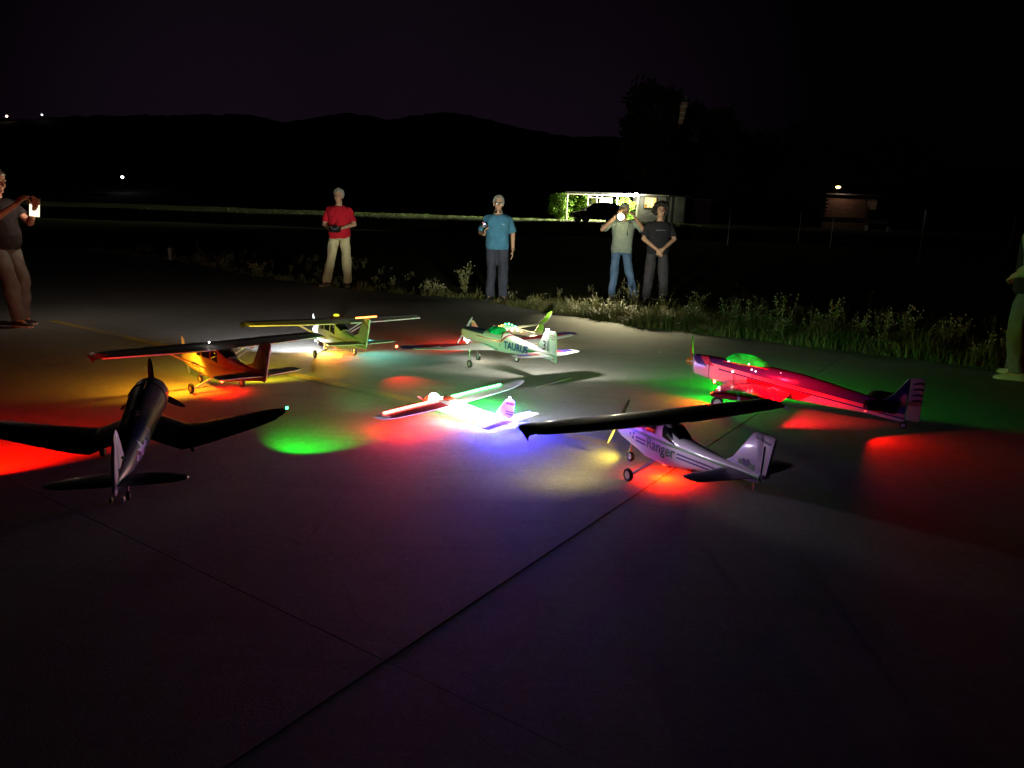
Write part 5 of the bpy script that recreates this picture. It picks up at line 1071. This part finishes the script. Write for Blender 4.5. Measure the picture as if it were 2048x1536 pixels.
# far hut, posts and small things in the dark at the right
h2_ = thing('brick_hut', 'dim brick hut with one pale panel at the far right', 'hut', (30.6, 70.5, 1.45), 0)
BRK = mat('dim_brick', (.16, .09, .075), .9, var=.35, vscale=5)
for r_ in range(12):
    for c in range(9):
        x = -2.25+c*.44+(r_ % 2)*.2
        if x > 1.45: continue
        MB().box((x, -.5, 1.05+r_*.155), (.42, .12, .14), bev=.01).build('brick', BRK, h2_, smooth=False)
MB().box((-.35, .0, 1.4), (4.3, .8, 2.9), bev=.01).build('core_wall', mat('mortar', (.10, .07, .06), .95), h2_, smooth=False)
MB().box((1.92, -.45, 2.25), (.62, .10, .95), bev=.01).build('pale_panel', mat('pale_panel', (.40, .33, .25), .8), h2_, smooth=False); MB().box((1.50, -.47, 2.3), (.16, .12, .85), bev=.01).build('door_post', mat('pale_post', (.45, .40, .34), .8), h2_, smooth=False)
MB().box((0, .2, 3.02), (5.4, 2.2, .14), bev=.01).build('roof', DARKTRIM, h2_, smooth=False)
wl = thing('wall_lamp', 'small warm lamp glowing above the far brick hut', 'lamp', (29.1, 70.0, 5.0), 0)
MB().cyl((0, .3, -.45), (0, .1, .1), .03).build('bracket', DARKTRIM, wl); q = MB().ell((0, 0, .1), (.24, .1, .12)).build('bulb', emis('warm_bulb', (1, .62, .2), 3.0), wl); lamp(q, (.3, -.9, -.1), (1, .66, .4), 26, .1)
PST = mat('pale_pole', (.42, .42, .40), .6)
for lab, x, y, z0, z1, r_ in (('thin pale pole right of the lit hut', 11.16, 40, .3, 2.85, .028), ('thin pale post left of the far brick hut', 17.1, 46, .3, 2.3, .02), ('white pole at the far right', 16.02, 30, .1, 2.2, .035), ('short pale stake beneath the far brick hut', 16.6, 40, .3, 1.9, .025), ('leaning pale stake near the right edge', 23.4, 36, .2, 2.25, .025)):
    o = thing('post', lab, 'post', (x, y, tz(x, y)), 0); z1_ = z1-tz(x, y)
    MB().cyl((0, 0, -.1), (.0 if 'leaning' not in lab else .12, 0, z1_), r_, r_*.9, 8).build('shaft', PST, o); MB().ell((.0 if 'leaning' not in lab else .12, 0, z1_), (r_*1.3, r_*1.3, r_), n=8).build('cap', PST, o)
wb = thing('marker_board', 'small white board low at the right edge', 'board', (14.6, 21.5, 0.0), 0); MB().box((0, 0, 1.0), (.26, .03, .07), bev=.006).build('panel', emis('lit_white_board', (.8, .85, .7), .55), wb, smooth=False); MB().cyl((0, .03, -.1), (0, .03, 1.0), .012).build('leg', PST, wb)
tb = thing('bench', 'dim slatted bench in front of the far brick hut', 'bench', (27.5, 58, tz(27.5, 58)), 0)
for k in range(3): MB().box((0, -.2+k*.16, .45), (1.9, .12, .04), bev=.008).build('seat_slat', mat('weathered_wood', (.20, .15, .14), .8), tb, smooth=False)
for k in range(2): MB().box((0, .30, .65+k*.16), (1.9, .03, .12), bev=.008).build('back_slat', mat('weathered_wood_2', (.22, .16, .15), .8), tb, smooth=False)
for x in (-.85, .85): MB().box((x, 0, .22), (.06, .5, .44), bev=.01).build('leg', PST, tb, smooth=False)

# windsock
ws = thing('windsock', 'limp banded windsock on a leaning pole above the hut', 'windsock', (7.83, 40, tz(7.83, 40)), 0)
b0 = tz(7.83, 40)
MB().tube([(0, 0, -.2), (.10, 0, 3.9-b0), (.36, 0, 7.05-b0), (.42, 0, 7.55-b0)], [.035, .03, .022, .018], 8).build('pole', mat('grey_pole', (.12, .11, .13), .6), ws)
mb = MB(); n = 16; SK = [mat('faded_orange_cloth', (.55, .33, .22), .9), mat('white_band_cloth', (.8, .76, .7), .9)]
top = Vector((.50, 0, 7.72-b0)); prof = [(0, .012), (.25, .14), (.33, .20), (.50, .185), (.56, .18), (.80, .165), (.86, .16), (1.06, .145), (1.12, .14), (1.36, .12)]
ring = lambda f, r_: [(top.x-.16*f/1.3+r_*math.cos(2*PI*i/n)*(1+.06*math.sin(5*i+f*9)), r_*math.sin(2*PI*i/n), top.z-f) for i in range(n)]
for (f0, r0), (f1, r1) in zip(prof[2:], prof[3:]):
    white = abs(f1-f0-.06) < .001
    MB().loft([ring(f0, r0), ring((f0+f1)/2, (r0+r1)/2*1.01), ring(f1, r1)], cap=False).build('sock_band', SK[1] if white else SK[0], ws)
mb = MB(); mb.tube(ring(.33, .20)+[ring(.33, .20)[0]], .012, 6)
for i in range(0, n, 4): mb.tube([ring(.33, .20)[i], top], .006, 5)
mb.build('hoop_and_bridle', mat('pale_bridle', (.5, .48, .5), .6), ws)

# far lamps on the hill
for k, (lab, p, r_, c, st) in enumerate([('warm street lamp at the extreme left of the ridge', (-320.5, 476, 50.6), .6, (1, .62, .38), 3.0), ('second warm street lamp from the left on the ridge', (-315.2, 476, 51.3), .7, (1, .70, .48), 4.0), ('white lamp on the left ridge', (-293.4, 476, 52.9), .6, (.9, .92, 1), 1.2), ('lone white lamp low on the dark hillside at left', (-147.9, 285, 11.1), .5, (1, .97, .9), 8.0)]):
    o = thing('street_lamp', lab, 'street lamp', (p[0], p[1], p[2]-7), 0, 'far lamps on the hillside')
    MB().cyl((0, 0, -6), (0, .2, 7), .09, .06, 8).build('pole', DARKTRIM, o); MB().ell((0, 0, 7), (r_, r_, r_*.8)).build('lantern', emis('lantern_glow', c, st), o)  # lantern globes oversized, the lamps' glare built into their shape
bl = thing('distant_wall', 'faint pale wall on the hillside below the lone lamp', 'wall', (-155, 270, 3.4), 0); MB().box((0, 0, 1.0), (19, .4, .7), bev=.1).build('wall_course', mat('faint_wall', (.10, .09, .09), .9), bl)

# ------------------------------------------------------------------ grass and weeds
GRASS = leaf_mat('grass_blade', (.06, .085, .02), (.22, .20, .085)); DRY = leaf_mat('dry_weed', (.13, .14, .05), (.26, .24, .13))
EP = [Vector(p) for p in EDGE]
def edge_pt(x):
    for a, b in zip(EP, EP[1:]):
        if a.x <= x <= b.x: return a.y+(b.y-a.y)*(x-a.x)/(b.x-a.x)
    return EP[-1].y if x > EP[-1].x else EP[0].y
def blades(name, base, hts, rng, m, width=.006, lean=.45):
    n = len(base); B = np.asarray(base, float); h = np.asarray(hts)[:, None]; a = rng.uniform(0, 2*PI, n); d = np.stack([np.cos(a), np.sin(a), np.zeros(n)], 1); s = np.stack([-np.sin(a), np.cos(a), np.zeros(n)], 1)*(width*rng.uniform(.6, 1.6, n))[:, None]
    ln = (rng.uniform(.1, 1, n)*lean)[:, None]; up_ = np.array([0, 0, 1.])
    mid = B+up_*h*.55+d*h*ln*.35; tip = B+up_*h*(1-.25*ln)+d*h*ln
    v = np.stack([B-s, B+s, mid+s*.8, mid-s*.8, tip], 1).reshape(-1, 3)
    f = []
    for i in range(n): f += [(5*i, 5*i+1, 5*i+2, 5*i+3), (5*i+3, 5*i+2, 5*i+4)]
    me = bpy.data.meshes.new(name); me.from_pydata(v.tolist(), [], f); me.materials.append(m); return me
rng = np.random.default_rng(3); base = []; hts = []
while len(base) < 36000:
    x = rng.uniform(-16, 8); right = 1/(1+math.exp(-(x-.2)*2.2)); dens = .10+.9*right
    if rng.random() > dens: continue
    cl = mnoise.noise((x*2.3, 7, 0)); off = abs(rng.normal(0, .30+.25*right))+rng.uniform(-.12, .05)
    cl2 = mnoise.noise((x*2.6, off*2.6, 4))+.5*mnoise.noise((x*7, off*7, 2))
    if cl2 < -.05 and rng.random() < .9: continue
    y = edge_pt(x)+off*.75; xx = x+off*.45
    base.append((xx, y, tz(xx, y)-.01)); hts.append(max(.03, (.06+.08*right+.09*cl+.10*max(0, cl2))*rng.uniform(.35, 1.5)*(1+.5*min(1, max(0, off)))))
tag(link('verge_grass', blades('verge_grass', base, hts, rng, GRASS, .006, 1.0)), 'green grass verge along the apron edge', 'grass', kind='stuff')
def weed_parts(h, rng, spread=.35, nst=7, leaf=.05, heads=True):
    """several thin stems with small leaves and pale seed heads; returns stem, leaf, head meshes"""
    st = MB(); lp = []; hp = []
    for k in range(nst):
        a = rng.uniform(0, 6.28); hh = h*rng.uniform(.55, 1.0); r_ = spread*h*rng.uniform(.2, 1); p0 = Vector((rng.normal(0, .03), rng.normal(0, .03), -.03)); p1 = p0+Vector((math.cos(a)*r_*.4, math.sin(a)*r_*.4, hh*.55)); p2 = p0+Vector((math.cos(a)*r_, math.sin(a)*r_, hh))
        st.tube([p0, p1, p2], [.0045, .0035, .002], 4)
        for q in range(int(10*h/.4)):
            f = rng.uniform(.05, 1); c = p0.lerp(p1, f*1.8) if f < .55 else p1.lerp(p2, (f-.55)/.45); lp.append(tuple(c))
            if rng.random() < .25 and f > .45:
                b = c+Vector((rng.normal(0, .05), rng.normal(0, .05), rng.uniform(.03, .09))); st.tube([c, b], [.002, .0015], 3); hp.append(tuple(b))
        hp.append(tuple(p2))
    return st, lp, hp
HEAD = mat('pale_seed_head', (.42, .42, .30), .8)
def weed(label, loc, h, seed, group, **kw):
    rng = np.random.default_rng(seed); t = thing('weed_plant', label, 'weed', loc, rng.uniform(0, 6), group)
    st, lp, hp = weed_parts(h, rng, **kw); st.build('stem', DRY, t); link('foliage', leaf_mesh('foliage', lp*2, kw.get('leaf', .05), rng, GRASS), t)
    mb = MB()
    for p in hp: mb.ell(p, (.007, .007, .010), n=6)
    tag(mb.build('seed_head', HEAD, t), kind='stuff'); return t
# the tall weeds standing out along the right verge
rng = np.random.default_rng(21); sp = [(1.05, 11.35, .38), (1.5, 10.9, .34), (2.05, 10.6, .42), (2.55, 10.3, .55), (2.95, 10.1, .70), (3.2, 10.0, .62), (3.55, 9.75, .72), (3.85, 9.5, .58), (4.1, 9.5, .76), (4.35, 9.2, .55), (4.6, 9.15, .66), (4.95, 9.2, .72), (5.15, 8.75, .60), (5.35, 8.9, .66), (5.6, 8.5, .56), (5.85, 8.3, .62), (3.35, 9.3, .40), (4.35, 8.75, .36), (5.2, 8.15, .42), (2.75, 11.2, .62)]
for k, (x, y, h) in enumerate(sp): weed('tall straggly weed with pale seed heads standing in the right-hand verge', (x, y, tz(x, y)), h*.80, 100+k, 'tall weeds in the right-hand verge', nst=9 if h > .5 else 7, spread=.30)
for k, (lab, x, y, h) in enumerate([('low pale weed clump on the far apron edge left of the man in red', -7.0, 17.9, .36), ('smaller pale weed clump nearest the short white post', -8.05, 19.0, .30), ('spreading weed clump on the apron edge beside the man in red', -5.6, 16.2, .34), ('pale tuft on the apron edge between the men in red and blue', -1.45, 13.45, .30), ('tall thin weeds just left of the man in blue', -.95, 14.2, .62)]):
    weed(lab, (x, y, tz(x, y)), h, 200+k, 'weed clumps on the far apron edge', nst=16 if h < .5 else 7, spread=.75 if h < .5 else .4, leaf=.06)
mk = thing('marker_post', 'short pale post on the far apron edge at left', 'post', (-9.15, 19.75, -.03), 0); MB().box((0, 0, .15), (.07, .07, .34), bev=.01).build('shaft', mat('worn_white_post', (.4, .38, .36), .8), mk); MB().box((0, 0, .33), (.085, .085, .02), bev=.005).build('cap', PST, mk)
# scattered field weeds nobody could count
rng = np.random.default_rng(31); st = MB(); LP = []; HPp = []
for k in range(420):
    x = rng.uniform(-14, 9); off = abs(rng.normal(0, 2.2))+.35
    if x < 0 and rng.random() < .6: continue
    y = edge_pt(x)+off; xx = x+off*.4
    if any(math.hypot(xx-a, y-b) < .22 for a, b in ((-3.36, 14.25), (-.33, 12.72), (1.9, 13.62), (2.5, 13.35))): continue
    s_, l_, h_ = weed_parts(rng.uniform(.12, .40)*(1 if x > .5 else .6), rng, nst=4, spread=.4); z = tz(xx, y); O = np.array([xx, y, z])
    st.add([tuple(np.array(v)+O) for v in s_.v], s_.f); LP += [tuple(np.array(p)+O) for p in l_]; HPp += [tuple(np.array(p)+O) for p in h_]
tag(st.build('field_weeds', DRY), 'sparse dry weeds scattered over the dark field', 'weeds', kind='stuff')
tag(link('field_weed_leaves', leaf_mesh('field_weed_leaves', LP, .05, rng, GRASS)), 'small leaves of the scattered field weeds', 'weeds', kind='stuff')
tag(link('field_seed_heads', leaf_mesh('field_seed_heads', HPp*2, .022, rng, HEAD)), 'pale seed heads dotted over the dark field', 'weeds', kind='stuff')
# short turf on the lit plateau by the huts
bs = []; hs = []
for k in range(16000):
    x = 13-abs(rng.normal(0, 13)); y = rng.uniform(48.6, 62); bs.append((x, y, tz(x, y)-.02)); hs.append(rng.uniform(.02, .09))
tag(link('plateau_grass', blades('plateau_grass', bs, hs, rng, leaf_mat('lit_turf', (.06, .12, .015), (.12, .20, .03)), .02)), 'lamp-lit green grass in front of the hut', 'grass', kind='stuff')
# pebbles and a streak of light built as a thin tube on the concrete
for k, (lab, x, y, r_) in enumerate([('single white pebble on the bare foreground concrete', -.41, 2.83, .006), ('pale pebble beyond the prop of the red aerobatic plane', 1.62, 8.05, .010), ('small pebble between the plane numbered 31 and the verge', .62, 9.1, .010), ('pebble by the tail of the Ranger trainer', 1.45, 4.72, .006)]):
    mb = MB(); mb.ell((0, 0, r_*.6), (r_, r_*.8, r_*.7), n=8); o = mb.build('pebble', mat('white_pebble', (.7, .7, .65), .6)); o.location = (x, y, 0); tag(o, lab, 'pebble', 'pebbles on the apron')
mb = MB(); mb.tube([(.20, 6.08, .006), (.36, 6.29, .008), (.53, 6.52, .006)], .005, 5); tag(mb.build('stick', mat('light_streak', (.4, .42, .34), .7)), 'thin streak of light, modelled as a thin tube, on the concrete behind the centre plane', 'stick')
